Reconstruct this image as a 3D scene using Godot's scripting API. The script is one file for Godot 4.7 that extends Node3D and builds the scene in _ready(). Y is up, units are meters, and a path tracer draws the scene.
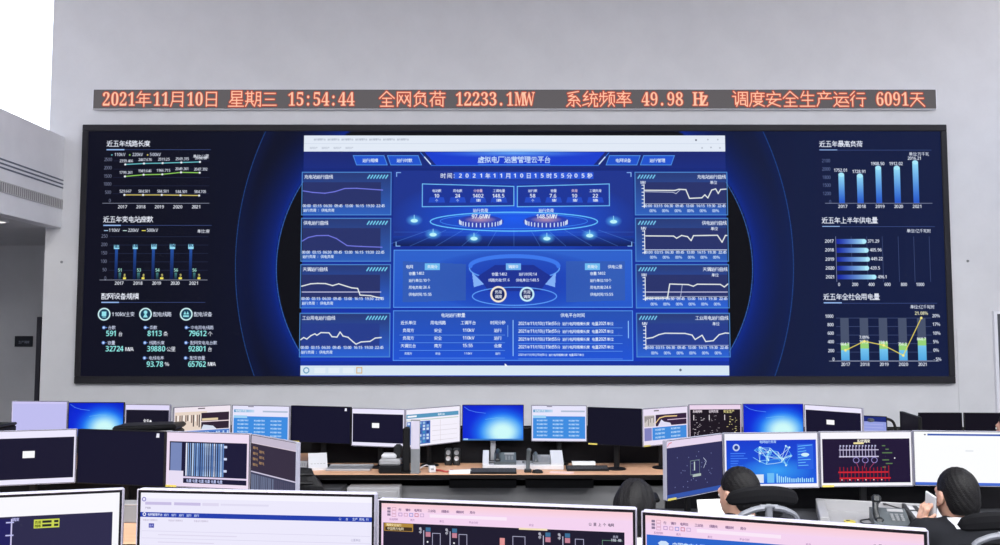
extends Node3D
# Dispatch control room: video wall, LED text strip, three rows of operator desks.
const EYE := Vector3(0, 1.85, 0)
const FOCAL := 880.0
const PITCH := 0.069773

var M := {}            # materials
var taken := {}        # names in use
var rng := RandomNumberGenerator.new()

# ------------------------------------------------------------------ picture drawing (screen contents, lettering)
# Stroke shapes of the characters on a 16 x 16 grid: each word is one stroke, two hex digits a point.
const SILK := "5015551968 0e6c "
const WALK := "1133 06363c0f 3c6fff "
const WORD := "1032 05353d5b "
const MANL := "4007 252f "
const ROOF := "7082 1513e3e5 "
const HAN := {
	"年": "5016 43e3 47d7 474b 0bfb 838f", "月": "31391f 31d1dfbe 35d5 3ada", "日": "313f 31d1df 38d8 3ede",
	"星": "3036 30d0d6 33d3 36d6 471b 39e9 3cdc 0fff 878f", "期": "202a 606a 0282 2565 2868 0a8a 2b0f 6b8e b1b99f b1f1ffde b5f5 b9f9",
	"三": "22d2 38c8 0eee", "全": "7007 70f7 37c7 3bcb 1fef 777f", "网": "111f 11e1efce 642c 347b c48c 94db",
	"负": "6015 52c295 353c 35c5cc 777b1f 9cef", "荷": "02f2 5054 a0a4 450a 282f 56f6 d6dfbe 696dada969",
	"系": "d022 7335a539d9 b6ea 898f6e 5b1f bbff", "统": SILK + "a0b2 73f3 a387d7 d5f8 989b6f c8cffffc",
	"频": "4045 1215 4272 0585 454a 170a 871f 91f1 c1b4 a4ab a4f4fb c6cb9f dcff",
	"率": "7082 12e2 825595 9558a8 2446 1947 d4b6 b7e9 0bfb 898f", "调": WORD + "616a4f 61f1ffde 84d4 a2a7 87d7 898dddd989",
	"度": "8082 22f2 222a0f 45f5 6368 c3c8 68c8 4ada4f 6bff", "安": "7082 1513e3e5 653bef b81f 08f8",
	"生": "4016 34e4 29d9 0fff 808f", "产": "7082 12e2 4356 b396 27f7 272b0f", "运": "62d2 46f6 965beb c8fc " + WALK,
	"行": "4004 4409 272f 72e2 67f7 c7cfae", "天": "22d2 17e7 82781f 88ff", "近": "d062 62684c 66f6 b6bd " + WALK,
	"五": "21d1 715f 37c7bf 0fff", "线": SILK + "84e3 78f7 a0b9effc e97f c0e2", "路": "1115656111 454d 4979 181e 0f7c a075 92e279 94f9 9a9fefea9a",
	"长": "c065 07f7 404f8c 77ff", "变": "7082 12e2 6257 9297 3417 c4e7 39c92f 5aef", "电": "232b 23c3cb 27c7 2bcb 707ffffc",
	"站": "3042 0373 162a 665b 0d7b b0b8 b4f4 888ffff888", "座": "8082 22f2 222a0f 949e 5448 5578 d4b8 d5f8 5ada 3efe",
	"数": "1123 7153 4047 0484 4407 4477 482c7f 691f 0a8a b095 a3f3 e38f a6ff", "配": "0181 141f 14747f 3137 5157 1b7b 1f7f a2f2f7a7affffc",
	"设": WORD + "818467 81d1d5f5 78e86f 8aff", "备": "6024 52c218 53f8 393fcfc939 3ccc 898f", "规": "1373 0777 40480f 497d 919a 91e1ea b3b97f cacffffc",
	"模": "0464 303f 350b 3669 72f2 9094 d0d4 858aeae585 87e7 7cfc ba7f bcff", "最": "3035c5c030 32c2 07f7 272e 676f 2a6a 0e7d 89e98f 9aff",
	"高": "7082 02f2 4447b7b444 1f19e9efce 5b5eaeab5b", "上": "707f 76d6 0fff", "半": "3154 c1a4 26d6 0afa 808f",
	"供": MANL + "808a c0ca 64f4 5afa 8b5f cbff", "量": "3034c4c030 32c2 06f6 383bcbc838 888f 2ddd 0fff", "社": "3042 04640a 383f 486a 85f5 b0bf 7fff",
	"会": "7007 70f7 46b6 19e9 693ece abef", "用": "212a0f 21d1dfbe 25d5 2ada 717f", "虚": "8084 82d2 24f4e6 242a0f 47d6 7578c8 6a6e aaae 3a4d dacd 2fff",
	"拟": "0454 303f1e 0a58 727caa 92b5 d1d78f daff", "厂": "21f1 212a0f", "营": "02f2 5054 a0a4 1715e5e7 4749b9b747 2b2fdfdb2b",
	"管": "3004 2272 b084 a2f2 1715e5e7 484f 48b8ba4a 4ccccf4f", "理": "0151 0656 313c 0d6b 7178e8e171 74e4 b1bf 7bfb 6fff",
	"云": "22d2 06f6 763ece a9ef", "平": "11e1 4357 b3a7 09f9 818f", "台": "7036c6 a3e7 393fcfc939", "时": "121d6d6212 1767 74f4 d0dfbe 97aa",
	"间": "2042 131f 61e1efce 555caca555 58a8", "分": "6008 90f8 38c8bf9e 782f", "秒": "6012 0575 414f 460c 477a b0b9 8378 d3f7 e86f",
	"单": "4063 b093 3339c9c333 36c6 0cfc 838f", "位": MANL + "a0b3 64f4 769c d6bd 5efe", "万": "02f2 52581f 57d7cf9e", "千": "c023 08f8 828f",
	"瓦": "12e2 423d8b 46b6bffe 688a", "亿": MANL + "72e27c7ffffc", "条": "6024 51c117 53f7 1aea 888f 5b2f bbef", "个": "7008 70f8 858f",
	"公": "5108 a1f8 783ece abef", "里": "2028d8d020 24d4 808f 2bdb 0fff", "主": "7082 24d4 39c9 0fff 848f", "容": ROOF + "5437 a4d7 761b 86fb 4b4fbfbb4b",
	"充": "7082 13e3 6338c8 a5e9 691f a9affffc", "曲": "131fefe313 19e9 505f a0af", "工": "22d2 828e 0efe", "业": "515e a1ae 143a e4ca 0efe",
	"中": "232adad323 808f", "国": "111fefe111 44b4 48b8 3ccc 848c", "南": "22d2 8084 1f14e4efce 5567 a597 48b8 4bbb 888f", "方": "7082 03f3 63591f 57c7bf9e"}


class Sheet:
	# A picture in its own units: unit (x, y) lies at pixel (x - origin) * scale.
	var im: Image
	var k: float
	var o: Vector2
	var off := Vector2.ZERO
	var ts = TextServerManager.get_primary_interface()
	var fonts := {}

	func _init(size: Vector2, scale: float, back: Color, origin := Vector2.ZERO):
		k = scale
		o = origin
		im = Image.create(int(round(size.x * k)), int(round(size.y * k)), false, Image.FORMAT_RGBA8)
		im.fill(back)

	func p(x: float, y: float) -> Vector2:
		return (Vector2(x, y) + off - o) * k

	func dot(x: int, y: int, c: Color, a: float) -> void:
		if a > 0.004 and x >= 0 and y >= 0 and x < im.get_width() and y < im.get_height():
			im.set_pixel(x, y, im.get_pixel(x, y).lerp(Color(c.r, c.g, c.b), minf(1.0, a * c.a)))

	func rect(x0: float, y0: float, x1: float, y1: float, c: Color) -> void:
		var a := p(x0, y0)
		var b := p(x1, y1)
		if c.a >= 1.0:
			im.fill_rect(Rect2i(Vector2i(a.round()), Vector2i((b.round() - a.round()).max(Vector2(1, 1)))), c)
			return
		for y in range(maxi(0, int(round(a.y))), mini(im.get_height(), maxi(int(round(b.y)), int(round(a.y)) + 1))):
			for x in range(maxi(0, int(round(a.x))), mini(im.get_width(), maxi(int(round(b.x)), int(round(a.x)) + 1))):
				dot(x, y, c, 1.0)

	func blend(x0: float, y0: float, x1: float, y1: float, c0: Color, c1: Color, across := false) -> void:
		var a := p(x0, y0).round()
		var b := p(x1, y1).round()
		var n := int(b.x - a.x) if across else int(b.y - a.y)
		for i in n:
			var c := c0.lerp(c1, (i + 0.5) / n)
			if across:
				im.fill_rect(Rect2i(int(a.x) + i, int(a.y), 1, int(b.y - a.y)), c)
			else:
				im.fill_rect(Rect2i(int(a.x), int(a.y) + i, int(b.x - a.x), 1), c)

	func seg(a: Vector2, b: Vector2, w: float, c: Color) -> void:
		var r := maxf(w / 2, 0.5)
		var lo := (a.min(b) - Vector2(r + 1, r + 1)).floor()
		var hi := (a.max(b) + Vector2(r + 1, r + 1)).ceil()
		var d := b - a
		var l := maxf(d.length_squared(), 1e-6)
		for y in range(int(lo.y), int(hi.y) + 1):
			for x in range(int(lo.x), int(hi.x) + 1):
				var q := Vector2(x + 0.5, y + 0.5)
				var t := clampf((q - a).dot(d) / l, 0.0, 1.0)
				dot(x, y, c, clampf(r + 0.5 - q.distance_to(a + d * t), 0.0, 1.0) * minf(1.0, w))

	func line(pts: Array, w: float, c: Color) -> void:
		for i in pts.size() - 1:
			seg(p(pts[i].x, pts[i].y), p(pts[i + 1].x, pts[i + 1].y), w * k, c)

	func box(x0: float, y0: float, x1: float, y1: float, w: float, c: Color) -> void:
		line([Vector2(x0, y0), Vector2(x1, y0), Vector2(x1, y1), Vector2(x0, y1), Vector2(x0, y0)], w, c)

	func ring(x: float, y: float, rx: float, ry: float, w: float, c: Color, from := 0.0, to := TAU) -> void:
		var pts := []
		var n := 48
		for i in n + 1:
			var t := lerpf(from, to, float(i) / n)
			pts.append(Vector2(x + cos(t) * rx, y + sin(t) * ry))
		line(pts, w, c)

	func disc(x: float, y: float, rx: float, ry: float, c: Color, soft := 0.0) -> void:
		var a := p(x - rx, y - ry)
		var b := p(x + rx, y + ry)
		var m := (a + b) / 2
		var h := (b - a) / 2
		for yy in range(int(a.y), int(b.y) + 2):
			for xx in range(int(a.x), int(b.x) + 2):
				var q := (Vector2(xx + 0.5, yy + 0.5) - m) / h
				var l := q.length()
				dot(xx, yy, c, clampf((1.0 - l) * minf(h.x, h.y) + 0.5, 0, 1) if soft <= 0.0 else pow(clampf(1.0 - l, 0, 1), soft))

	func poly(pts: Array, c: Color) -> void:
		var q := PackedVector2Array()
		for v in pts:
			q.append(p(v.x, v.y))
		var lo := q[0]
		var hi := q[0]
		for v in q:
			lo = lo.min(v)
			hi = hi.max(v)
		for y in range(int(lo.y), int(hi.y) + 1):
			for x in range(int(lo.x), int(hi.x) + 1):
				if Geometry2D.is_point_in_polygon(Vector2(x + 0.5, y + 0.5), q):
					dot(x, y, c, 1.0)

	func font_rid(style: String) -> RID:
		if not fonts.has(style):
			var f := SystemFont.new()
			f.font_names = PackedStringArray(["Droid Serif" if style.begins_with("serif") else "Droid Sans"])
			f.font_weight = 700 if style.ends_with("bold") else 400
			fonts[style] = f
		return fonts[style].get_rids()[0]

	func letter(rid: RID, size: int, ch: String, x: float, base: float, c: Color, squeeze := 1.0) -> float:
		var sz := Vector2i(size, 0)
		var g: int = ts.font_get_glyph_index(rid, size, ch.unicode_at(0), 0)
		ts.font_render_glyph(rid, sz, g)
		var at: int = ts.font_get_glyph_texture_idx(rid, sz, g)
		var adv: Vector2 = ts.font_get_glyph_advance(rid, size, g)
		if at >= 0:
			var src: Image = ts.font_get_texture_image(rid, sz, at)
			var uv: Rect2 = ts.font_get_glyph_uv_rect(rid, sz, g)
			var of: Vector2 = ts.font_get_glyph_offset(rid, sz, g)
			var part: Image = src.get_region(Rect2i(uv))
			if squeeze != 1.0:
				part.resize(maxi(1, int(round(part.get_width() * squeeze))), part.get_height(), Image.INTERPOLATE_BILINEAR)
			for yy in part.get_height():
				for xx in part.get_width():
					dot(int(x + of.x * squeeze) + xx, int(base + of.y) + yy, c, part.get_pixel(xx, yy).a)
		return adv.x * squeeze

	func width(s: String, h: float) -> float:
		var w := 0.0
		for ch in s:
			w += h * 1.06 if HAN.has(ch) else h * 0.64
		return w

	# Text h units high whose middle is at y; align -1 starts, 0 centres, 1 ends at x.
	func text(s: String, x: float, y: float, h: float, c: Color, align := -1, bold := true) -> void:
		var at := p(x - width(s, h) * (align + 1) / 2.0, y)
		var size := int(round(h * k * 1.28))
		for ch in s:
			if HAN.has(ch):
				han(ch, at + Vector2(h * k * 0.03, -h * k / 2), h * k, c, 0.125 if bold else 0.085)
				at.x += h * k * 1.06
			else:
				if ch != " " and size >= 4:
					letter(font_rid("sans bold" if bold else "sans"), size, ch, at.x, at.y + h * k * 0.47, c)
				at.x += h * k * (0.34 if ch in ".:," else 0.64)

	func han(ch: String, at: Vector2, h: float, c: Color, weight := 0.1, wide := 1.0) -> void:
		for s in HAN[ch].split(" ", false):
			var last := Vector2.ZERO
			for i in s.length() / 2:
				var q := at + Vector2(s.substr(i * 2, 1).hex_to_int() * wide, s.substr(i * 2 + 1, 1).hex_to_int()) * h / 15.5
				if i:
					seg(last, q, h * weight, c)
				last = q

	func texture() -> ImageTexture:
		return ImageTexture.create_from_image(im)


func rgb(r: int, g: int, b: int, a := 1.0) -> Color:
	return Color(r / 255.0, g / 255.0, b / 255.0, a)


# ------------------------------------------------------------------ materials
func mat(called: String, c: Color, rough := 0.7, metal := 0.0, spec := 0.5) -> StandardMaterial3D:
	var m := StandardMaterial3D.new()
	m.resource_name = called
	m.albedo_color = c
	m.roughness = rough
	m.metallic = metal
	m.metallic_specular = spec
	M[called] = m
	return m


func grain(m: StandardMaterial3D, freq: float, dark: Color, light: Color, scale: Vector3, relief := 0.0, stretch := false) -> StandardMaterial3D:
	var n := FastNoiseLite.new()
	n.seed = 7
	n.frequency = freq
	n.fractal_octaves = 4
	var t := NoiseTexture2D.new()
	t.width = 256
	t.height = 256
	t.seamless = true
	t.noise = n
	var g := Gradient.new()
	g.set_color(0, dark)
	g.set_color(1, light)
	t.color_ramp = g
	m.albedo_texture = t
	m.albedo_color = Color.WHITE
	m.uv1_triplanar = true
	m.uv1_world_triplanar = true
	m.uv1_scale = scale
	if relief > 0.0:
		var b := NoiseTexture2D.new()
		b.width = 256
		b.height = 256
		b.seamless = true
		b.noise = n
		b.as_normal_map = true
		b.bump_strength = relief
		m.normal_enabled = true
		m.normal_texture = b
	return m


func glow(called: String, sheet: Sheet, energy := 1.0) -> StandardMaterial3D:
	var m := mat(called, Color(0.03, 0.03, 0.035), 0.5, 0.0, 0.12)
	m.emission_enabled = true
	m.emission_texture = sheet.texture()
	m.emission_energy_multiplier = energy
	return m


func make_materials() -> void:
	grain(mat("wall_paint", Color.WHITE, 0.85, 0, 0.3), 0.02, rgb(212, 212, 216), rgb(218, 218, 222), Vector3(0.4, 0.4, 0.4))
	grain(mat("parapet_paint", Color.WHITE, 0.8, 0, 0.3), 0.02, rgb(230, 230, 235), rgb(236, 236, 241), Vector3(0.4, 0.4, 0.4))
	mat("ceiling_white", rgb(225, 226, 230), 0.9)
	grain(mat("carpet", Color.WHITE, 0.95), 0.15, rgb(74, 76, 84), rgb(98, 100, 108), Vector3(1.5, 1.5, 1.5), 3.0)
	mat("groove_blue", rgb(98, 104, 122), 0.6)
	mat("vent_grey", rgb(186, 184, 186), 0.6)
	mat("vent_dark", rgb(112, 110, 114), 0.7)
	mat("door_dark", rgb(34, 32, 44), 0.5)
	mat("door_grey", rgb(76, 78, 84), 0.5)
	mat("frame_white", rgb(232, 232, 240), 0.5)
	mat("frame_violet", rgb(180, 170, 214), 0.5)
	mat("wall_frame", rgb(40, 39, 44), 0.5, 0, 0.3)
	mat("wall_frame_inner", rgb(12, 12, 15), 0.5)
	mat("black_plastic", rgb(13, 13, 16), 0.5, 0, 0.35)
	mat("bezel_black", rgb(13, 12, 20), 0.4, 0, 0.3)
	mat("bezel_silver", rgb(158, 157, 174), 0.4)
	mat("silver", rgb(178, 180, 186), 0.35, 0.4)
	mat("grey_plastic", rgb(128, 130, 134), 0.5)
	mat("dark_grey", rgb(52, 53, 57), 0.6)
	mat("light_grey", rgb(158, 157, 160), 0.55)
	mat("white_plastic", rgb(206, 206, 211), 0.45)
	mat("phone_black", rgb(25, 28, 31), 0.4)
	mat("phone_grey", rgb(84, 90, 94), 0.45)
	mat("partition_black", rgb(14, 13, 18), 0.75, 0, 0.3)
	mat("desk_panel", rgb(108, 108, 110), 0.6)
	mat("desk_edge", rgb(18, 14, 14), 0.5, 0, 0.3)
	mat("tray_black", rgb(8, 8, 10), 0.8, 0, 0.15)
	mat("paper", rgb(240, 240, 238), 0.9)
	mat("paper_lilac", rgb(204, 198, 214), 0.9)
	mat("paper_pink", rgb(236, 206, 202), 0.9)
	mat("red_cable", rgb(176, 62, 58), 0.5)
	mat("yellow_rubber", rgb(206, 190, 90), 0.5)
	mat("sign_navy", rgb(34, 36, 48), 0.5)
	mat("skin", rgb(204, 158, 138), 0.55)
	M.skin.subsurf_scatter_enabled = true
	M.skin.subsurf_scatter_strength = 0.1
	grain(mat("hair_black", rgb(27, 25, 29), 0.55, 0, 0.35), 0.06, rgb(9, 8, 10), rgb(21, 19, 22), Vector3(30, 8, 30), 6.0)
	M.hair_black.uv1_world_triplanar = false
	mat("jacket", rgb(25, 26, 31), 0.9, 0, 0.3)
	mat("jacket_blue", rgb(28, 31, 44), 0.9, 0, 0.3)
	mat("shirt_white", rgb(228, 230, 238), 0.85)
	mat("trousers", rgb(34, 34, 42), 0.9)
	mat("shoe", rgb(24, 22, 24), 0.4)
	mat("eye_white", rgb(235, 232, 228), 0.3)
	mat("chair_fabric", rgb(13, 13, 17), 0.8, 0, 0.3)
	mat("chair_leather", rgb(17, 16, 19), 0.4, 0, 0.4)
	mat("chair_frame", rgb(122, 124, 132), 0.4, 0.2)
	var w := mat("wood", Color.WHITE, 0.45)
	grain(w, 0.03, rgb(214, 162, 126), rgb(234, 186, 152), Vector3(0.5, 6.0, 6.0))
	var g := mat("glass", Color(0.96, 0.98, 1.0, 0.08), 0.03)
	g.transparency = BaseMaterial3D.TRANSPARENCY_ALPHA


func lamp_mat(called: String, c: Color, energy: float) -> StandardMaterial3D:
	var m := mat(called, Color(0.8, 0.8, 0.8), 0.6)
	m.emission_enabled = true
	m.emission = c
	m.emission_energy_multiplier = energy
	return m


# ------------------------------------------------------------------ shapes
func tool() -> SurfaceTool:
	var st := SurfaceTool.new()
	st.begin(Mesh.PRIMITIVE_TRIANGLES)
	st.set_smooth_group(-1)
	return st


func tri(st: SurfaceTool, a: Vector3, b: Vector3, c: Vector3, out: Vector3) -> void:
	if (b - a).cross(c - a).dot(out) > 0.0:      # front faces run clockwise
		var t := b
		b = c
		c = t
	st.add_vertex(a)
	st.add_vertex(b)
	st.add_vertex(c)


func quad(st: SurfaceTool, a: Vector3, b: Vector3, c: Vector3, d: Vector3, out: Vector3) -> void:
	tri(st, a, b, c, out)
	tri(st, a, c, d, out)


# A box with chamfered edges, about the transform's origin.
func cbox(st: SurfaceTool, xf: Transform3D, size: Vector3, bevel := 0.0) -> void:
	var h := size / 2
	var e := minf(bevel, minf(h.x, minf(h.y, h.z)) * 0.98)
	var corner := func(sx: int, sy: int, sz: int, ax: int) -> Vector3:
		var v := h - Vector3(e, e, e)
		v[ax] = h[ax]
		return xf * Vector3(v.x * sx, v.y * sy, v.z * sz)
	for ax in 3:
		for s in [-1, 1]:
			var n := Vector3.ZERO
			n[ax] = s
			var q := []
			for uv in [[-1, -1], [1, -1], [1, 1], [-1, 1]]:
				var sg := [0, 0, 0]
				sg[ax] = s
				sg[(ax + 1) % 3] = uv[0]
				sg[(ax + 2) % 3] = uv[1]
				q.append(corner.call(sg[0], sg[1], sg[2], ax))
			quad(st, q[0], q[1], q[2], q[3], xf.basis * n)
	if e <= 0.0:
		return
	for ax in 3:
		var b := (ax + 1) % 3
		var c := (ax + 2) % 3
		for sb in [-1, 1]:
			for sc in [-1, 1]:
				var q := []
				for t in [[-1, b], [1, b], [1, c], [-1, c]]:
					var sg := [0, 0, 0]
					sg[ax] = t[0]
					sg[b] = sb
					sg[c] = sc
					q.append(corner.call(sg[0], sg[1], sg[2], t[1]))
				var n := Vector3.ZERO
				n[b] = sb
				n[c] = sc
				quad(st, q[0], q[1], q[2], q[3], xf.basis * n)
	for sx in [-1, 1]:
		for sy in [-1, 1]:
			for sz in [-1, 1]:
				tri(st, corner.call(sx, sy, sz, 0), corner.call(sx, sy, sz, 1), corner.call(sx, sy, sz, 2), xf.basis * Vector3(sx, sy, sz))


func at(v: Vector3, turn := 0.0, pitch := 0.0, roll := 0.0) -> Transform3D:
	return Transform3D(Basis.from_euler(Vector3(pitch, turn, roll)), v)


func boxed(x0: float, x1: float, y0: float, y1: float, z0: float, z1: float, bevel := 0.0) -> SurfaceTool:
	var st := tool()
	cbox(st, at(Vector3((x0 + x1) / 2, (y0 + y1) / 2, (z0 + z1) / 2)), Vector3(absf(x1 - x0), absf(y1 - y0), absf(z1 - z0)), bevel)
	return st


func one_box(c: Vector3, size: Vector3, bevel := 0.0, turn := 0.0, pitch := 0.0, roll := 0.0) -> SurfaceTool:
	var st := tool()
	cbox(st, at(c, turn, pitch, roll), size, bevel)
	return st


# A turned shape: profile of (radius, height) about the transform's y axis.
func lathe(st: SurfaceTool, xf: Transform3D, prof: Array, n := 16) -> void:
	for i in prof.size() - 1:
		for j in n:
			var q := []
			for t in [[i, j], [i, j + 1], [i + 1, j + 1], [i + 1, j]]:
				var a: float = TAU * t[1] / n
				q.append(xf * Vector3(prof[t[0]].x * cos(a), prof[t[0]].y, prof[t[0]].x * sin(a)))
			var d: Vector2 = prof[i + 1] - prof[i]
			var am := TAU * (j + 0.5) / n
			quad(st, q[0], q[1], q[2], q[3], xf.basis * Vector3(d.y * cos(am), -d.x, d.y * sin(am)))


func tube(st: SurfaceTool, pts: Array, r: float, n := 8) -> void:
	var last := []
	for i in pts.size():
		var d: Vector3 = (pts[mini(i + 1, pts.size() - 1)] - pts[maxi(i - 1, 0)]).normalized()
		var u := d.cross(Vector3.UP if absf(d.y) < 0.9 else Vector3.RIGHT).normalized()
		var v := d.cross(u)
		var rim := []
		for j in n:
			rim.append(pts[i] + (u * cos(TAU * j / n) + v * sin(TAU * j / n)) * r)
		for j in n:
			if i:
				quad(st, last[j], last[(j + 1) % n], rim[(j + 1) % n], rim[j], (last[j] + rim[(j + 1) % n]) / 2 - (pts[i] + pts[i - 1]) / 2)
			if i == 0 or i == pts.size() - 1:
				tri(st, pts[i], rim[j], rim[(j + 1) % n], -d if i == 0 else d)
		last = rim


func curve(pts: Array, n := 6) -> Array:
	var c := Curve3D.new()
	for i in pts.size():
		var t: Vector3 = (pts[mini(i + 1, pts.size() - 1)] - pts[maxi(i - 1, 0)]) / 6.0
		c.add_point(pts[i], -t, t)
	var out := []
	for i in (pts.size() - 1) * n + 1:
		out.append(c.samplef(float(i) / n))
	return out


# A closed outline in xy, given thickness along z.
func prism(st: SurfaceTool, xf: Transform3D, outline: PackedVector2Array, depth: float) -> void:
	var idx := Geometry2D.triangulate_polygon(outline)
	for s in [-0.5, 0.5]:
		for i in range(0, idx.size(), 3):
			tri(st, xf * Vector3(outline[idx[i]].x, outline[idx[i]].y, depth * s), xf * Vector3(outline[idx[i + 1]].x, outline[idx[i + 1]].y, depth * s), xf * Vector3(outline[idx[i + 2]].x, outline[idx[i + 2]].y, depth * s), xf.basis * Vector3(0, 0, s))
	var turn := -1.0 if Geometry2D.is_polygon_clockwise(outline) else 1.0
	for i in outline.size():
		var a := outline[i]
		var b := outline[(i + 1) % outline.size()]
		var n := Vector3(b.y - a.y, a.x - b.x, 0) * turn
		quad(st, xf * Vector3(a.x, a.y, -depth / 2), xf * Vector3(b.x, b.y, -depth / 2), xf * Vector3(b.x, b.y, depth / 2), xf * Vector3(a.x, a.y, depth / 2), xf.basis * n)


# A flat picture facing +z, w by h, with its own texture window.
func picture(w: float, h: float, z: float, u0 := 0.0, u1 := 1.0, cx := 0.0, cy := 0.0) -> SurfaceTool:
	var st := tool()
	var c := [Vector2(-1, 1), Vector2(1, 1), Vector2(1, -1), Vector2(-1, 1), Vector2(1, -1), Vector2(-1, -1)]
	for v in c:
		st.set_uv(Vector2(u0 if v.x < 0 else u1, 0.0 if v.y > 0 else 1.0))
		st.add_vertex(Vector3(cx + v.x * w / 2, cy + v.y * h / 2, z))
	return st


# ------------------------------------------------------------------ nodes
func numbered(called: String) -> String:
	taken[called] = taken.get(called, -1) + 1
	return called if taken[called] == 0 else "%s_%03d" % [called, taken[called]]


func part(called: String, st: SurfaceTool, m: String, parent: Node) -> MeshInstance3D:
	st.generate_normals()
	var o := MeshInstance3D.new()
	o.name = called
	o.mesh = st.commit()
	o.material_override = M[m]
	parent.add_child(o, true)
	return o


func thing(called: String, label: String, category: String, where := Vector3.ZERO, turn := 0.0, group := "") -> Node3D:
	var o := Node3D.new()
	o.name = numbered(called)
	add_child(o)
	o.position = where
	o.rotation.y = turn
	tag(o, label, category, group)
	return o


func tag(o: Node, label: String, category: String, group := "") -> void:
	o.set_meta("label", label)
	o.set_meta("category", category)
	if group:
		o.set_meta("group", group)


func solo(called: String, st: SurfaceTool, m: String, label: String, category: String, group := "") -> MeshInstance3D:
	var o := part(numbered(called), st, m, self)
	tag(o, label, category, group)
	return o


func struct(called: String, st: SurfaceTool, m: String) -> MeshInstance3D:
	var o := part(called, st, m, self)
	o.set_meta("kind", "structure")
	return o


# A point of the room from where it shows in the photograph and how far away it is.
func spot(px: float, py: float, depth: float) -> Vector3:
	var u := (px - 500.0) / FOCAL
	var v := (272.5 - py) / FOCAL
	var d := cos(PITCH) - v * sin(PITCH)
	return EYE + Vector3(depth * u / d, depth * (v * cos(PITCH) + sin(PITCH)) / d, -depth)


func area_light(called: String, where: Vector3, size: Vector2, energy: float, c: Color, basis: Basis) -> void:
	var l := AreaLight3D.new()
	l.name = called
	l.area_size = size
	l.light_color = c
	l.light_energy = energy
	l.area_normalize_energy = true
	l.area_range = 30.0
	l.area_attenuation = 2.0
	l.shadow_enabled = true
	l.transform = Transform3D(basis, where)
	add_child(l, true)


# ------------------------------------------------------------------ what the screens show
func wall_back(x: float, y: float) -> Color:
	var side := clampf((x - 90.0) / 850.0, 0, 1)
	var c := rgb(15, 16, 32).lerp(rgb(19, 29, 66), smoothstep(0.35, 0.9, side))
	c = c.lerp(rgb(9, 18, 54), 0.6 * smoothstep(330, 100, absf(x - 514.0) - 60.0) * (1.0 - side * 0.6))
	var e := Vector2((x - 514.5) / 238.0, (y - 268.0) / 190.0).length()
	var e2 := Vector2((x - 514.5) / 279.0, (y - 262.0) / 300.0).length()
	if e < 1.0:
		return rgb(9, 10, 18)
	var d := (e - 1.0) * 238.0
	var edge := exp(-d / 8.5) * smoothstep(0.0, 1.5, d)
	c = c.lerp(rgb(12, 62, 205), 0.85 * edge)
	c = c.lerp(rgb(8, 32, 116), 0.5 * smoothstep(46, 6, d))
	var d2 := absf(e2 - 1.0) * 279.0
	if e2 < 1.0:
		c = c.lerp(rgb(10, 42, 130), 0.22 * smoothstep(14, 0, d2))
	return c


func title(s: Sheet, txt: String, x: float, y: float, end: float) -> void:
	s.text(txt, x, y, 5.9, rgb(236, 240, 250))
	s.rect(x, y + 6.0, end, y + 6.3, rgb(70, 90, 150))
	s.rect(x, y + 5.5, x + 18, y + 6.7, rgb(150, 185, 240))


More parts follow.
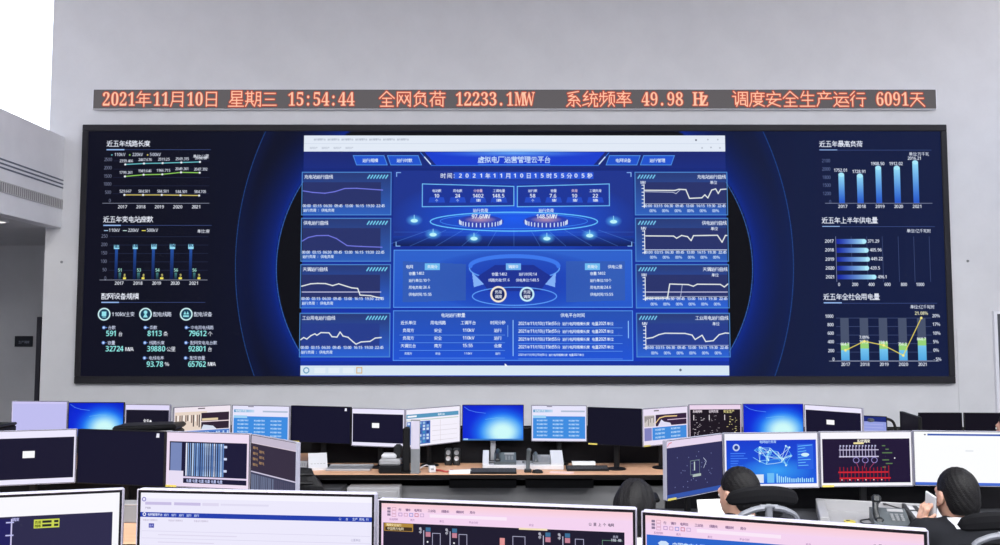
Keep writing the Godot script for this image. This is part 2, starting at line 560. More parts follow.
func wall_sheet() -> Sheet:
	var s := Sheet.new(Vector2(860.5, 245), 2.38, rgb(14, 17, 42), Vector2(84.5, 131.5))
	var small := Image.create(430, 123, false, Image.FORMAT_RGBA8)
	for j in 123:
		for i in 430:
			small.set_pixel(i, j, wall_back(84.5 + i * 2.0 + 1.0, 131.5 + j * 2.0 + 1.0))
	small.resize(s.im.get_width(), s.im.get_height(), Image.INTERPOLATE_BILINEAR)
	s.im.blit_rect(small, Rect2i(0, 0, small.get_width(), small.get_height()), Vector2i.ZERO)
	for side in [-1, 1]:
		var arc := []
		for i in 60:
			var t := lerpf(-0.62, 0.62, i / 59.0)
			arc.append(Vector2(514.5 + side * 238.0 * cos(t), 268.0 + 190.0 * sin(t)))
		s.line(arc, 0.7, rgb(70, 130, 220, 0.8))
		arc = []
		for i in 60:
			var t := lerpf(-0.45, 0.40, i / 59.0)
			arc.append(Vector2(514.5 + side * 279.0 * cos(t), 262.0 + 300.0 * sin(t)))
		s.line(arc, 0.7, rgb(38, 88, 168, 0.75))
	var white := rgb(236, 240, 248)
	var soft := rgb(150, 158, 186)
	# --- left column, line chart of route lengths
	s.off = Vector2(-2.4, 1.0)
	title(s, "近五年线路长度", 105.5, 143, 211)
	var lc := [rgb(112, 205, 214), rgb(150, 214, 92), rgb(226, 206, 110)]
	for i in 3:
		s.disc(111.0 + i * 18, 154.5, 0.8, 0.8, lc[i])
		s.text(["110kV", "220kV", "500kV"][i], 113.5 + i * 18, 154.5, 3.4, rgb(206, 212, 226))
	s.text("单位:公里", 210, 156, 3.5, white, 1)
	for i in 6:
		s.text(["2500", "2000", "1500", "1000", "500", "0"][i], 111.5, 159.5 + i * 8.3, 3.2, soft, 1, false)
		if i < 5:
			s.rect(113, 160.5 + i * 8.3, 210, 160.8 + i * 8.3, rgb(38, 44, 74))
	s.rect(103, 203, 210.5, 203.5, rgb(170, 176, 196))
	var rows := [[164.2, 163.2, 162.8, 162.2, 161.6], [176.3, 174.6, 174.2, 172.2, 172.6], [195, 195, 195, 195.3, 195.6]]
	var lab := [["2359.466", "2447.676", "2519.25", "2569.315", "2604.08"], ["1799.261", "1949.646", "1966.715", "2049.361", "2047.392"], ["529.667", "584.501", "584.501", "584.501", "584.705"]]
	for r in 3:
		var pts := []
		for i in 5:
			pts.append(Vector2(124.8 + i * 18.8, rows[r][i]))
		s.line(pts, 1.0, lc[r])
		for q in pts:
			s.disc(q.x, q.y, 1.1, 1.1, white)
		for i in 5:
			s.text(lab[r][i], pts[i].x + 1.5, pts[i].y - 3.5, 2.85, rgb(225, 230, 240), 0)
	for i in 5:
		s.text(str(2017 + i), 123.4 + i * 18.5, 207, 3.6, white, 0)
	# --- left column, bars of substation counts
	s.off = Vector2(0, 1.6)
	title(s, "近五年变电站座数", 102, 219, 211)
	var bc := [rgb(92, 200, 232), rgb(130, 214, 196), rgb(240, 226, 90)]
	for i in 3:
		s.rect(103.0 + i * 19, 229.8, 107.0 + i * 19, 230.8, [rgb(170, 200, 236), rgb(200, 226, 226), rgb(240, 226, 90)][i])
		s.text(["110kV", "220kV", "500kV"][i], 108.0 + i * 19, 230.3, 3.4, rgb(216, 222, 232))
	s.text("单位:座", 210, 231, 3.5, white, 1)
	for i in 6:
		s.text(["250", "200", "150", "100", "50", "0"][i], 107, 236 + i * 8.4, 3.2, soft, 1, false)
		if i < 5:
			s.rect(109, 236.4 + i * 8.4, 208, 236.7 + i * 8.4, rgb(40, 48, 78))
	s.rect(100, 279.3, 208, 279.8, rgb(180, 186, 204))
	for i in 5:
		var x := 114.4 + i * 18.6
		s.blend(x + 0.2, 249, x + 3.2, 279, rgb(36, 80, 160), rgb(14, 26, 70))
		s.rect(x - 0.8, 244.6 - minf(i, 2) * 0.5, x + 4.6, 249, rgb(150, 220, 244))
		s.text(["183", "188", "191", "194", "197"][i], x + 2.0, 246.6 - minf(i, 2) * 0.4, 2.8, rgb(30, 60, 90), 0)
		s.blend(x + 4.6, 272.5, x + 7.2, 279, rgb(70, 130, 130), rgb(22, 44, 64))
		s.text(["51", "53", "54", "56", "56"][i], x + 6.2, 270, 3.4, rgb(170, 236, 214), 0)
		s.rect(x + 9.0, 277, x + 12.2, 279.2, rgb(240, 226, 90))
		s.text(["8", "8", "9", "9", "9"][i], x + 10.8, 275.4, 2.8, rgb(244, 232, 130), 0)
		s.text(str(2017 + i), x + 5.6, 283.2, 3.6, white, 0)
	# --- left column, figures of the distribution network
	s.off = Vector2(2.4, 1.0)
	title(s, "配网设备规模", 100, 296.5, 204)
	for i in 3:
		var x: float = [103.4, 144.6, 185.2][i]
		s.disc(x, 314.3, 6.4, 6.4, rgb(210, 244, 246))
		s.disc(x, 314.3, 5.0, 5.0, rgb(22, 62, 86))
		if i == 0:
			s.rect(x - 2.4, 311.6, x + 2.4, 316.2, rgb(150, 226, 236))
			s.rect(x - 1.6, 316.6, x + 1.6, 317.4, rgb(150, 226, 236))
		elif i == 1:
			s.disc(x, 312.4, 1.9, 1.9, rgb(150, 226, 236))
			s.poly([Vector2(x - 2.6, 317.6), Vector2(x, 313), Vector2(x + 2.6, 317.6)], rgb(150, 226, 236))
		else:
			s.poly([Vector2(x - 2.8, 314.6), Vector2(x - 1.4, 311), Vector2(x, 314.6)], rgb(150, 226, 236))
			s.poly([Vector2(x, 314.6), Vector2(x + 1.4, 311), Vector2(x + 2.8, 314.6)], rgb(150, 226, 236))
			s.rect(x - 2.9, 315.4, x + 2.9, 317.2, rgb(150, 226, 236))
		s.text(["110kV主变", "配电线路", "配电设备"][i], x + 7.6, 314.3, 4.3, rgb(214, 220, 236))
	var fig := [[0, 0, "台数", "591", "台"], [0, 1, "容量", "32724", "MVA"], [1, 0, "条数", "8113", "条"], [1, 1, "线路长度", "39880", "公里"], [1, 2, "电线化率", "93.78", "%"],
		[2, 0, "中压用电线路", "79612", "个"], [2, 1, "配网变压器台数", "92801", "台"], [2, 2, "配变容量", "65762", "MVA"]]
	for f in fig:
		var x: float = [103.5, 144.8, 185.6][f[0]]
		var y: float = 327.5 + f[1] * 15.0
		s.disc(x, y, 1.7, 1.7, rgb(110, 150, 226))
		s.disc(x, y, 0.8, 0.8, rgb(226, 236, 250))
		s.rect(x + 1.5, y - 0.3, x + 3.4, y + 0.3, rgb(110, 150, 226))
		s.text(String(f[2]).replace("化", "电").replace("压", "电").replace("器", "电"), x + 4.2, y, 3.6, rgb(206, 214, 236))
		s.text(f[3], x + 2.4, y + 6.1, 5.6, rgb(150, 240, 236))
		s.text(f[4], x + 3.8 + s.width(f[3], 5.6) - (1.6 if "." in f[3] else 0.0), y + 6.3, 4.2, white)
	# --- right column, top loads
	s.off = Vector2(2.4, 1.0)
	title(s, "近五年最高负荷", 820, 143.3, 933)
	s.text("单位:万千瓦", 931.5, 153.6, 3.6, white, 1)
	for i in 6:
		s.text(["2100", "2000", "1800", "1500", "1200", "0"][i], 830.5, 160.8 + i * 8.3, 3.2, rgb(120, 134, 176), 1, false)
	s.rect(824, 203, 932, 203.4, rgb(160, 168, 196))
	for i in 5:
		var x := 841.3 + i * 18.7
		var y: float = [174.5, 175.5, 167.5, 167.5, 162.0][i]
		s.blend(x - 3.0, y, x + 3.0, 203, rgb(150, 224, 250), rgb(34, 84, 200))
		s.disc(x, y, 3.0, 2.2, rgb(170, 232, 252))
		s.text(["1752.01", "1728.91", "1908.50", "1912.02", "2016.21"][i], x, y - 4.0, 3.3, white, 0)
		s.text(str(2017 + i), x + 0.8, 206.6, 3.6, white, 0)
	# --- right column, half-year supply
	s.off = Vector2(0, 1.6)
	title(s, "近五年上半年供电量", 823, 220, 936)
	s.text("单位:亿千瓦时", 933, 230.6, 3.6, white, 1)
	for i in 7:
		s.rect(836.2 + i * 15.6, 236, 836.6 + i * 15.6, 281.5, rgb(70, 84, 130) if i else rgb(150, 160, 196))
		if i < 6:
			s.text(str(i * 200), 838.5 + i * 16.2, 284.3, 3.3, white, 0)
	for i in 5:
		var y := 241.2 + i * 8.9
		var e: float = [865.0, 867.0, 868.0, 867.0, 874.0][i]
		s.blend(837, y - 2.4, e, y + 2.4, rgb(14, 32, 160), rgb(170, 230, 250), true)
		s.disc(e, y, 2.2, 2.4, rgb(176, 234, 252))
		s.text(str(2017 + i), 834.5, y, 3.5, white, 1)
		s.text(["371.29", "405.96", "449.22", "439.5", "496.1"][i], e + 3.4, y, 3.3, white)
	# --- right column, consumption with growth line
	s.off = Vector2(-2.4, 1.0)
	title(s, "近五年全社会用电量", 825, 297, 938)
	s.text("单位:亿千瓦时", 936.5, 307, 3.6, white, 1)
	for i in 6:
		s.text(str(1000 - i * 200), 834.5, 316.5 + i * 8.5, 3.2, white, 1)
		s.text(["20%", "17%", "10%", "5%", "0%", "-5%"][i], 933, 316 + i * 8.6, 3.2, white)
		s.rect(837, 318 + i * 8.4, 932, 318.3 + i * 8.4, rgb(74, 88, 132))
	s.rect(829, 360.2, 938, 360.7, rgb(206, 212, 226))
	var gl := []
	for i in 5:
		var x := 845.5 + i * 19.1
		var g: float = [343.0, 341.0, 341.5, 343.0, 338.0][i]
		s.rect(x - 4.2, 318, x + 4.2, g, rgb(72, 82, 108))
		s.rect(x - 4.2, g, x + 4.2, g + 7, rgb(152, 210, 120))
		s.blend(x - 4.2, g + 7, x + 4.2, 360, rgb(120, 200, 240), rgb(82, 166, 226))
		s.text(["664.7", "701.3", "738.1", "756.2", "868.7"][i], x, g + 1.0, 3.0, white, 0)
		s.text(str(2017 + i), x, 364, 3.6, white, 0)
		gl.append(Vector2(x, [350.0, 341.0, 345.0, 355.0, 318.0][i]))
	s.line(gl, 0.9, rgb(238, 216, 96))
	for i in 5:
		s.disc(gl[i].x, gl[i].y, 1.3, 1.3, rgb(250, 236, 140))
	s.text("21.08%", 922, 313.4, 3.4, rgb(250, 244, 190), 0)
	s.text("7.09%", 864.5, 337.2, 3.0, white, 0)
	# --- the browser window in the middle
	s.off = Vector2(0, 1.0)
	var L := 302.0
	var R := 727.5
	s.blend(L, 135, R, 376, rgb(20, 38, 112), rgb(22, 58, 190))
	s.off = Vector2(0, 0.4)
	s.rect(L, 135.4, R, 151.5, rgb(226, 234, 246))
	s.rect(L, 143.2, R, 143.6, rgb(204, 214, 232))
	for i in 7:
		s.text("运行管理平台", L + 10 + i * 14, 139.4, 1.9, rgb(160, 168, 186), -1, false)
	for i in 4:
		s.text("电网生产", L + 6 + i * 12, 148, 1.9, rgb(176, 184, 200), -1, false)
	s.disc(698, 140, 0.9, 0.9, rgb(90, 96, 110))
	for q in [Vector2(710, 139.5), Vector2(720, 139.5), Vector2(704, 148), Vector2(713, 147.5), Vector2(722, 148)]:
		s.disc(q.x, q.y, 0.8, 0.8, rgb(178, 186, 200))
	# heading band
	s.off = Vector2(0, 0.7)
	s.blend(L, 152, R, 168, rgb(28, 40, 112), rgb(24, 44, 128))
	s.poly([Vector2(424, 152), Vector2(606, 152), Vector2(594, 165.5), Vector2(436, 165.5)], rgb(26, 62, 206))
	s.disc(515, 153, 86, 5, rgb(120, 190, 255, 0.8), 1.2)
	s.line([Vector2(420, 152.5), Vector2(431, 165.5), Vector2(599, 165.5), Vector2(610, 152.5)], 0.8, rgb(60, 130, 240))
	s.line([Vector2(424, 157), Vector2(430, 164)], 1.2, rgb(210, 230, 255))
	s.line([Vector2(606, 157), Vector2(600, 164)], 1.2, rgb(210, 230, 255))
	s.text("虚拟电厂运营管理云平台", 514.5, 159.6, 6.3, rgb(206, 226, 252), 0)
	s.rect(478, 164.4, 551, 164.9, rgb(80, 160, 250))
	var tabs := [[352.0, "运行规模", 1], [386.5, "运行时数", 1], [607.0, "电网设备", -1], [641.5, "运行管理", -1]]
	for t in tabs:
		var k: float = 3.5 * t[2]
		var q := [Vector2(t[0] + maxf(0, -k), 155.5), Vector2(t[0] + 31 + maxf(0, -k), 155.5), Vector2(t[0] + 31 + maxf(0, k), 165), Vector2(t[0] + maxf(0, k), 165)]
		s.poly(q, rgb(32, 82, 206))
		s.line(q + [q[0]], 0.7, rgb(90, 160, 240))
		s.text(t[1], t[0] + 17.3, 160.4, 3.7, white, 0)
	# middle scene
	s.off = Vector2(0, 1.4)
	s.rect(393, 170, 634, 246, rgb(30, 52, 142))
	s.disc(514, 218, 124, 44, rgb(26, 96, 250, 0.9), 0.8)
	s.blend(393, 236, 634, 246, rgb(24, 58, 160), rgb(14, 30, 84))
	for i in 11:
		s.line([Vector2(514 + (i - 5) * 17, 230), Vector2(514 + (i - 5) * 26, 246)], 0.4, rgb(110, 170, 250, 0.6))
	s.line([Vector2(394, 232), Vector2(634, 232)], 0.4, rgb(80, 140, 240, 0.5))
	for q in [[396, 172, 1, 1], [632, 172, -1, 1], [396, 246, 1, -1], [632, 246, -1, -1]]:
		s.line([Vector2(q[0], q[1] + 4 * q[3]), Vector2(q[0], q[1]), Vector2(q[0] + 4 * q[2], q[1])], 0.8, rgb(150, 200, 255))
	var date := "时间:2021年11月10日15时55分05秒"
	var dx := 440.0
	for ch in date:
		var w := 5.6 if HAN.has(ch) else 3.0 if ch == ":" else 6.0
		if dx > 453.0:
			s.rect(dx + 0.2, 171.6, dx + w + 0.9, 178.6, rgb(40, 86, 216))
		s.text(ch, dx + w / 2, 175.2, 5.0, white, 0)
		dx += w + 0.98
	s.rect(422, 184, 514, 206, rgb(26, 52, 152))
	s.rect(517.5, 184, 610, 206, rgb(26, 52, 152))
	for q in [[422.0, 514.0, 1], [517.5, 610.0, -1]]:
		var y0 := 183.5 if q[2] > 0 else 186.0
		var y1 := 186.0 if q[2] > 0 else 183.5
		s.line([Vector2(q[0], y0), Vector2(q[1], y1), Vector2(q[1], 205.5), Vector2(q[0], 206.5), Vector2(q[0], y0)], 0.9, rgb(120, 200, 250))
	var st := [[436.5, "10", "个"], [457.5, "24", "个"], [478.0, "1402", "MW"], [499.0, "148.5", "MWh"], [533.0, "58", "个"], [554.0, "7.6", "MW"], [575.0, "10", "MW"], [596.0, "22", "MWh"]]
	for i in 8:
		s.poly([Vector2(st[i][0] - 8.5, 202.5), Vector2(st[i][0] - 7, 197), Vector2(st[i][0] + 7, 197), Vector2(st[i][0] + 8.5, 202.5)], rgb(34, 74, 196))
		s.text(["电站数", "用户数", "分容量", "可调电量", "运行数", "容量", "负荷", "可调负荷"][i].replace("户", "电").replace("可", "工"), st[i][0], 190.4, 2.9, white if i % 4 != 2 else rgb(246, 206, 216), 0)
		s.text(st[i][1], st[i][0], 195.6, 4.3, white, 0)
		s.text(st[i][2], st[i][0], 200.4, 2.6, white, 0)
	s.ring(514, 221.5, 84, 9.5, 1.0, rgb(110, 205, 255))
	s.ring(514, 221.0, 74, 7.5, 0.5, rgb(70, 150, 250))
	for q in [[480.5, "97.6", "MW"], [546.5, "148.5", "MW"]]:
		s.disc(q[0], 221.5, 23, 6.5, rgb(48, 62, 170, 0.9))
		s.disc(q[0], 219.5, 16, 3.5, rgb(226, 170, 180, 0.75), 0.6)
		for i in 17:
			var a := PI * i / 16.0
			s.line([Vector2(q[0] - cos(a) * 21, 220.0 + sin(a) * 3.4), Vector2(q[0] - cos(a) * 21, 223.4 + sin(a) * 3.4)], 1.1, rgb(216, 230, 250))
		s.text("运行负荷", q[0], 210.3, 3.6, white, 0)
		s.text(q[1] + q[2], q[0], 216.3, 4.6, white, 0)
	for q in [Vector2(414, 220), Vector2(433, 234), Vector2(474, 238), Vector2(547, 238), Vector2(590, 235), Vector2(614, 221)]:
		s.disc(q.x, q.y, 9.0, 6.0, rgb(110, 210, 255), 1.0)
		s.disc(q.x, q.y + 0.6, 3.6, 1.8, rgb(190, 244, 252))
		s.line([Vector2(q.x, q.y - 5), Vector2(q.x, q.y)], 0.7, rgb(160, 226, 250))
	# panel of the two exchanges
	s.off = Vector2(0, 1.5)
	s.blend(394, 250, 632, 307, rgb(46, 98, 204), rgb(36, 88, 204))
	s.disc(514, 280, 96, 30, rgb(20, 50, 170, 0.85), 0.6)
	s.box(394, 250, 632, 307, 0.7, rgb(100, 170, 250))
	for q in [[403.0, 466.0, 1], [566.0, 625.0, -1]]:
		s.poly([Vector2(q[0], 261), Vector2(q[1], 261 if q[2] < 0 else 264), Vector2(q[1], 300), Vector2(q[0], 302)], rgb(52, 92, 178, 0.8))
		var kx: float = q[0] + (22.0 if q[2] > 0 else 19.0)
		s.rect(kx, 263, kx + 15, 270, rgb(110, 186, 240))
		s.text("负荷侧" .replace("侧", "分"), kx + 7.5, 266.6, 3.2, white, 0)
		s.text("电网" if q[2] > 0 else "供电公里", q[0] + (3.0 if q[2] > 0 else 42.0), 266.6, 3.4, white)
		for i in 4:
			s.text(["容量:1402", "运行单位:10个", "用电负荷:24.6", "供电时间:15:55"][i], q[0] + 6 + (18 if q[2] < 0 else 0), 273.4 + i * 6.9, 3.1, white)
	s.ring(514.5, 268, 45, 12, 1.2, rgb(96, 160, 246))
	s.ring(514.5, 266, 44, 10, 4.0, rgb(60, 120, 236), PI, TAU)
	s.poly([Vector2(478, 276), Vector2(495, 265), Vector2(534, 265), Vector2(551, 276), Vector2(540, 291), Vector2(489, 291)], rgb(26, 48, 146))
	s.poly([Vector2(472, 272), Vector2(484, 284), Vector2(474, 287)], rgb(130, 176, 246))
	s.poly([Vector2(556, 272), Vector2(545, 284), Vector2(555, 287)], rgb(130, 176, 246))
	s.ring(514.5, 296, 42, 9, 1.0, rgb(96, 160, 246))
	s.rect(506, 263, 521, 270, rgb(110, 176, 240))
	s.text("调度中", 513.5, 266.6, 3.2, white, 0)
	for i in 2:
		s.text(["容量:1402", "线路负荷:97.6"][i], 500, 274 + i * 6.0, 3.1, white, 0)
		s.text(["运行时间:14", "供电单位:148.5"][i], 528.5, 274 + i * 6.0, 3.1, white, 0)
	for q in [[498.5, 8.2, rgb(246, 232, 214)], [527.0, 7.4, rgb(196, 236, 250)]]:
		s.disc(q[0], 294, q[1], q[1], q[2])
		s.disc(q[0], 294, q[1] - 2.0, q[1] - 2.0, rgb(18, 32, 92))
		s.text("负荷", q[0], 291.8, 3.4, white, 0)
		s.text("调度", q[0], 296.4, 3.4, white, 0)
	# tables below
	s.off = Vector2(0, 0.9)
	s.blend(394, 311, 632, 360, rgb(38, 80, 178), rgb(32, 84, 214))
	s.box(394, 311, 632, 360, 0.7, rgb(96, 166, 250))
	s.text("电站运行数量", 453.5, 315.4, 3.8, white, 0)
	s.text("供电平台时间", 572.5, 315.4, 3.8, white, 0)
	for r in 5:
		for c in 4:
			s.text([["近长单位", "负荷方", "天调云台"], ["用电线路", "安全", "南方"], ["可调平台", "110kV", "15:55"], ["时间分秒", "运行", "会度"]][c][mini(r, 2) if r < 2 else 1 + r % 2].replace("可", "工"), [409.0, 438.5, 468.5, 498.0][c], 322.8 + r * 7.6, 3.6 if r < 4 else 2.4, white, 0)
		if r:
			s.rect(400, 327 + r * 7.6, 505, 327.3 + r * 7.6, rgb(110, 166, 240))
		s.text("2021年11月10日15时55分 运行电网规模长度 电量2021单位", 518.5, 323.8 + r * 7.7, 3.2 if r < 4 else 2.2, white)
		s.rect(518, 327.6 + r * 7.7, 622, 327.9 + r * 7.7, rgb(110, 166, 240))
	s.rect(512.6, 320, 513.4, 356, rgb(150, 200, 255))
	s.rect(627.2, 321, 628.0, 338, rgb(150, 200, 255))
	s.rect(507.6, 325, 508.2, 337, rgb(150, 200, 255))
	# side panels with load curves
	var names := ["充电站运行曲线", "储能运行曲线".replace("储", "供").replace("能", "电"), "空调运行曲线".replace("空", "天"), "工业用电运行曲线"]
	var tops := [172.0, 218.0, 264.5, 313.5]
	var lcv := [[[302, 190.8], [312, 192.4], [324, 193.2], [334, 191.6], [344, 188.4], [356, 188.2], [382, 190.0]],
		[[302, 240.8], [308, 237.2], [316, 235.4], [328, 235.2], [336, 238.2], [347, 245.4], [360, 246.2], [382, 247]],
		[[302, 286], [306, 285], [311, 283.6], [318, 283.2], [326, 283.4], [333, 285.4], [339, 283.6], [346, 285.8], [352, 287.6], [358, 288.2], [360.5, 294.8], [371, 295.4], [377, 297], [382, 297.6]],
		[[302, 339.6], [305, 337.4], [308, 339], [312, 335.6], [316, 333.8], [318, 335.2], [322, 332.6], [330, 332.8], [333, 336.6], [338, 337], [341, 332], [344, 336], [349, 337.2], [354, 341.6], [357, 344], [362, 341.8], [371, 341.2], [376, 338], [382, 337.4]]]
	var rcv := [[[646, 190.2], [676, 190.4], [680, 189.2], [687, 189.6], [690.5, 198.4], [703, 197.8], [706, 194.8], [709, 198], [713, 190], [717, 188.8], [719.5, 193.5], [722, 189.4], [728, 189]],
		[[646, 235.6], [674, 235.8], [677, 238], [682, 235.2], [688, 236.4], [691.5, 240.4], [694, 235.4], [718, 235], [722.5, 242], [726, 235.2], [728, 235.2]],
		[[646, 297.8], [667, 297.8], [669.5, 283.8], [688, 284.4], [693, 286], [697, 284], [720, 284.2], [724, 286.8], [728, 283.8]],
		[[646, 338.4], [652, 337.4], [658, 334.6], [664, 333.2], [684, 333.4], [691, 335], [694, 339.4], [701, 335.2], [704.5, 341.4], [712, 340.6], [718, 334.6], [724, 333], [728, 333.2]]]
	for r in 4:
		s.off = Vector2(0, [1.1, 1.6, 1.5, 0.9][r])
		var t: float = tops[r]
		for sd in 2:
			var x0 := L if sd == 0 else 636.0
			var x1 := 390.5 if sd == 0 else R
			s.blend(x0, t, x1, t + 43, rgb(40, 58, 118), rgb(46, 96, 190) if r < 2 else rgb(42, 98, 214))
			s.rect(x0 + (0 if sd == 0 else 9), t + 10, x1 - (10 if sd == 0 else 0), t + 33, rgb(40, 50, 106) if r < 3 else rgb(38, 60, 140))
			s.box(x0 + (-1 if sd == 0 else 0), t, x1 + (0 if sd == 0 else 1), t + 43, 1.0, rgb(78, 138, 210))
			if sd == 0:
				s.text(names[r], x0 + 1, t + 4.6, 3.9, white)
				for i in 7:
					s.line([Vector2(367 + i * 3, t + 6), Vector2(369 + i * 3, t + 3)], 1.3, rgb(120, 210, 240))
			else:
				s.text(names[r], x1, t + 4.6, 3.9, white, 1)
				s.text("单位", 715, t + 10.4, 3.4, white, 0)
				s.text("MW", 643.5, t + 10.4, 3.0, white, 0)
				for i in 6:
					s.line([Vector2(639 + i * 3, t + 6), Vector2(641 + i * 3, t + 3)], 1.3, rgb(120, 200, 236))
			for i in 8:
				var xx := (x0 + 4.5 + i * 10.6) if sd == 0 else (649.0 + i * 10.6)
				s.text(["00:00", "03:15", "06:30", "09:45", "13:00", "16:15", "19:30", "22:45"][i], xx, t + 34.2, 2.9, white, 0)
				if sd == 1 and i < 6:
					s.text("00%", xx + 4 + i * 2, t + 39.4, 2.8, rgb(214, 226, 246), 0)
			if sd == 0:
				s.text("运行负荷 : 供电负荷", x0 + 0.5, t + 38.4, 3.1, white)
			else:
				s.rect(644.6, t + 12, 645.3, t + 36, white)
				for i in 7:
					s.rect(642.4, t + 12.5 + i * 3.6, 644.6, t + 13.3 + i * 3.6, white)
				s.rect(644.6, t + 31.4, R, t + 31.9, rgb(206, 218, 244))
			if r == 2:
				s.rect(x0 if sd == 0 else 645.0, t + 27.0, x1 - (9 if sd == 0 else 0), t + 27.6, rgb(206, 206, 240))
			if sd == 1 and r == 2:
				s.line([Vector2(646, 298.2), Vector2(680, 297.6), Vector2(682, 284.6)], 0.6, rgb(200, 206, 230))
			if sd == 1 and r == 0:
				s.line([Vector2(646, 191.6), Vector2(674, 192.2), Vector2(677, 193.6), Vector2(681, 190)], 0.7, rgb(206, 210, 226))
			var cv := []
			for q in (lcv if sd == 0 else rcv)[r]:
				cv.append(Vector2(minf(q[0], x1), q[1]))
			s.line(cv, 1.0 if sd == 0 and r < 2 else 1.15, rgb(120, 126, 238) if sd == 0 and r < 2 else rgb(236, 240, 236))
	# task bar
	s.off = Vector2(0, 0.3)
	s.rect(L, 361.5, R, 366, rgb(20, 50, 156))
	s.rect(L, 365.6, R, 375.2, rgb(214, 230, 244))
	s.ring(308, 370.4, 2.6, 2.6, 0.8, rgb(90, 150, 190))
	for i in 3:
		s.rect(316.0 + i * 14, 367.6, 327.0 + i * 14, 373.2, rgb(226, 238, 248))
	s.box(358, 367.6, 363, 373, 0.8, rgb(214, 170, 110))
	s.disc(679, 370, 1.2, 1.2, rgb(90, 100, 120))
	s.poly([Vector2(504.5, 363), Vector2(508, 366.4), Vector2(505, 367)], white)
	return s


func strip_sheet() -> Sheet:
	var s := Sheet.new(Vector2(100, 2.27), 20.0, rgb(98, 94, 97))
	for pass_no in 2:
		var c := rgb(204, 66, 50, 0.9) if pass_no == 0 else rgb(255, 204, 172)
		var w := 0.185 if pass_no == 0 else 0.08
		for run in [[1.0, "2021年11月10日 星期三 15:54:44"], [33.9, "全网负荷 12233.1MW"], [56.0, "系统频率 49.98 Hz"], [75.8, "调度安全生产运行 6091天"]]:
			var x: float = run[0]
			for ch in run[1]:
				if HAN.has(ch):
					s.han(ch, Vector2(x * 20 + 1.5, 4.5), 36, c, w)
					x += 2
				else:
					if ch != " ":
						var shifts := [Vector2(-2.0, 0), Vector2(2.0, 0), Vector2(0, -2.0), Vector2(0, 2.0)] if pass_no == 0 else [Vector2.ZERO]
						var wide := 0.62 if ch in "MW" else 0.8
						for d in shifts:
							s.letter(s.font_rid("serif bold"), 44, ch, x * 20 + (1.5 if ch in "0123456789MWHz" else 5.0) + d.x, 38.5 + d.y, c, wide)
					x += 1
	return s


func build_video_wall() -> void:
	var w := thing("video_wall", "huge black-framed video wall showing blue power-grid dashboards and charts", "video wall", Vector3(0.1665, 1.2963, -9.99))
	var half := 4.947
	var st := tool()
	for b in [[0.0, 2.9085, half * 2, 0.077], [0.0, 0.04, half * 2, 0.08]]:
		cbox(st, at(Vector3(b[0], b[1], 0.03)), Vector3(b[2], b[3], 0.06), 0.006)
	for sx in [-1, 1]:
		cbox(st, at(Vector3(sx * (half - 0.0345), 1.475, 0.03)), Vector3(0.069, 2.79, 0.06), 0.006)
	part("frame", st, "wall_frame", w)
	part("backing", one_box(Vector3(0, 1.475, 0.02), Vector3(9.76, 2.79, 0.03)), "wall_frame_inner", w)
	glow("video_wall_display", wall_sheet(), 1.0)
	for i in 2:
		part("display_panel", picture(4.878, 2.79, 0.045, i * 0.5, i * 0.5 + 0.5, (i - 0.5) * 4.878, 1.475), "video_wall_display", w)
	var d := thing("led_display_strip", "long narrow LED strip with orange Chinese text above the video wall", "led display", Vector3(0.1685, 4.429, -9.99))
	part("housing", one_box(Vector3(0, 0.1115, 0.025), Vector3(9.70, 0.24, 0.05), 0.008), "frame_white", d)
	glow("led_strip_display", strip_sheet(), 1.0)
	part("display_panel", picture(9.672, 0.222, 0.0515, 0, 1, 0, 0.1115), "led_strip_display", d)


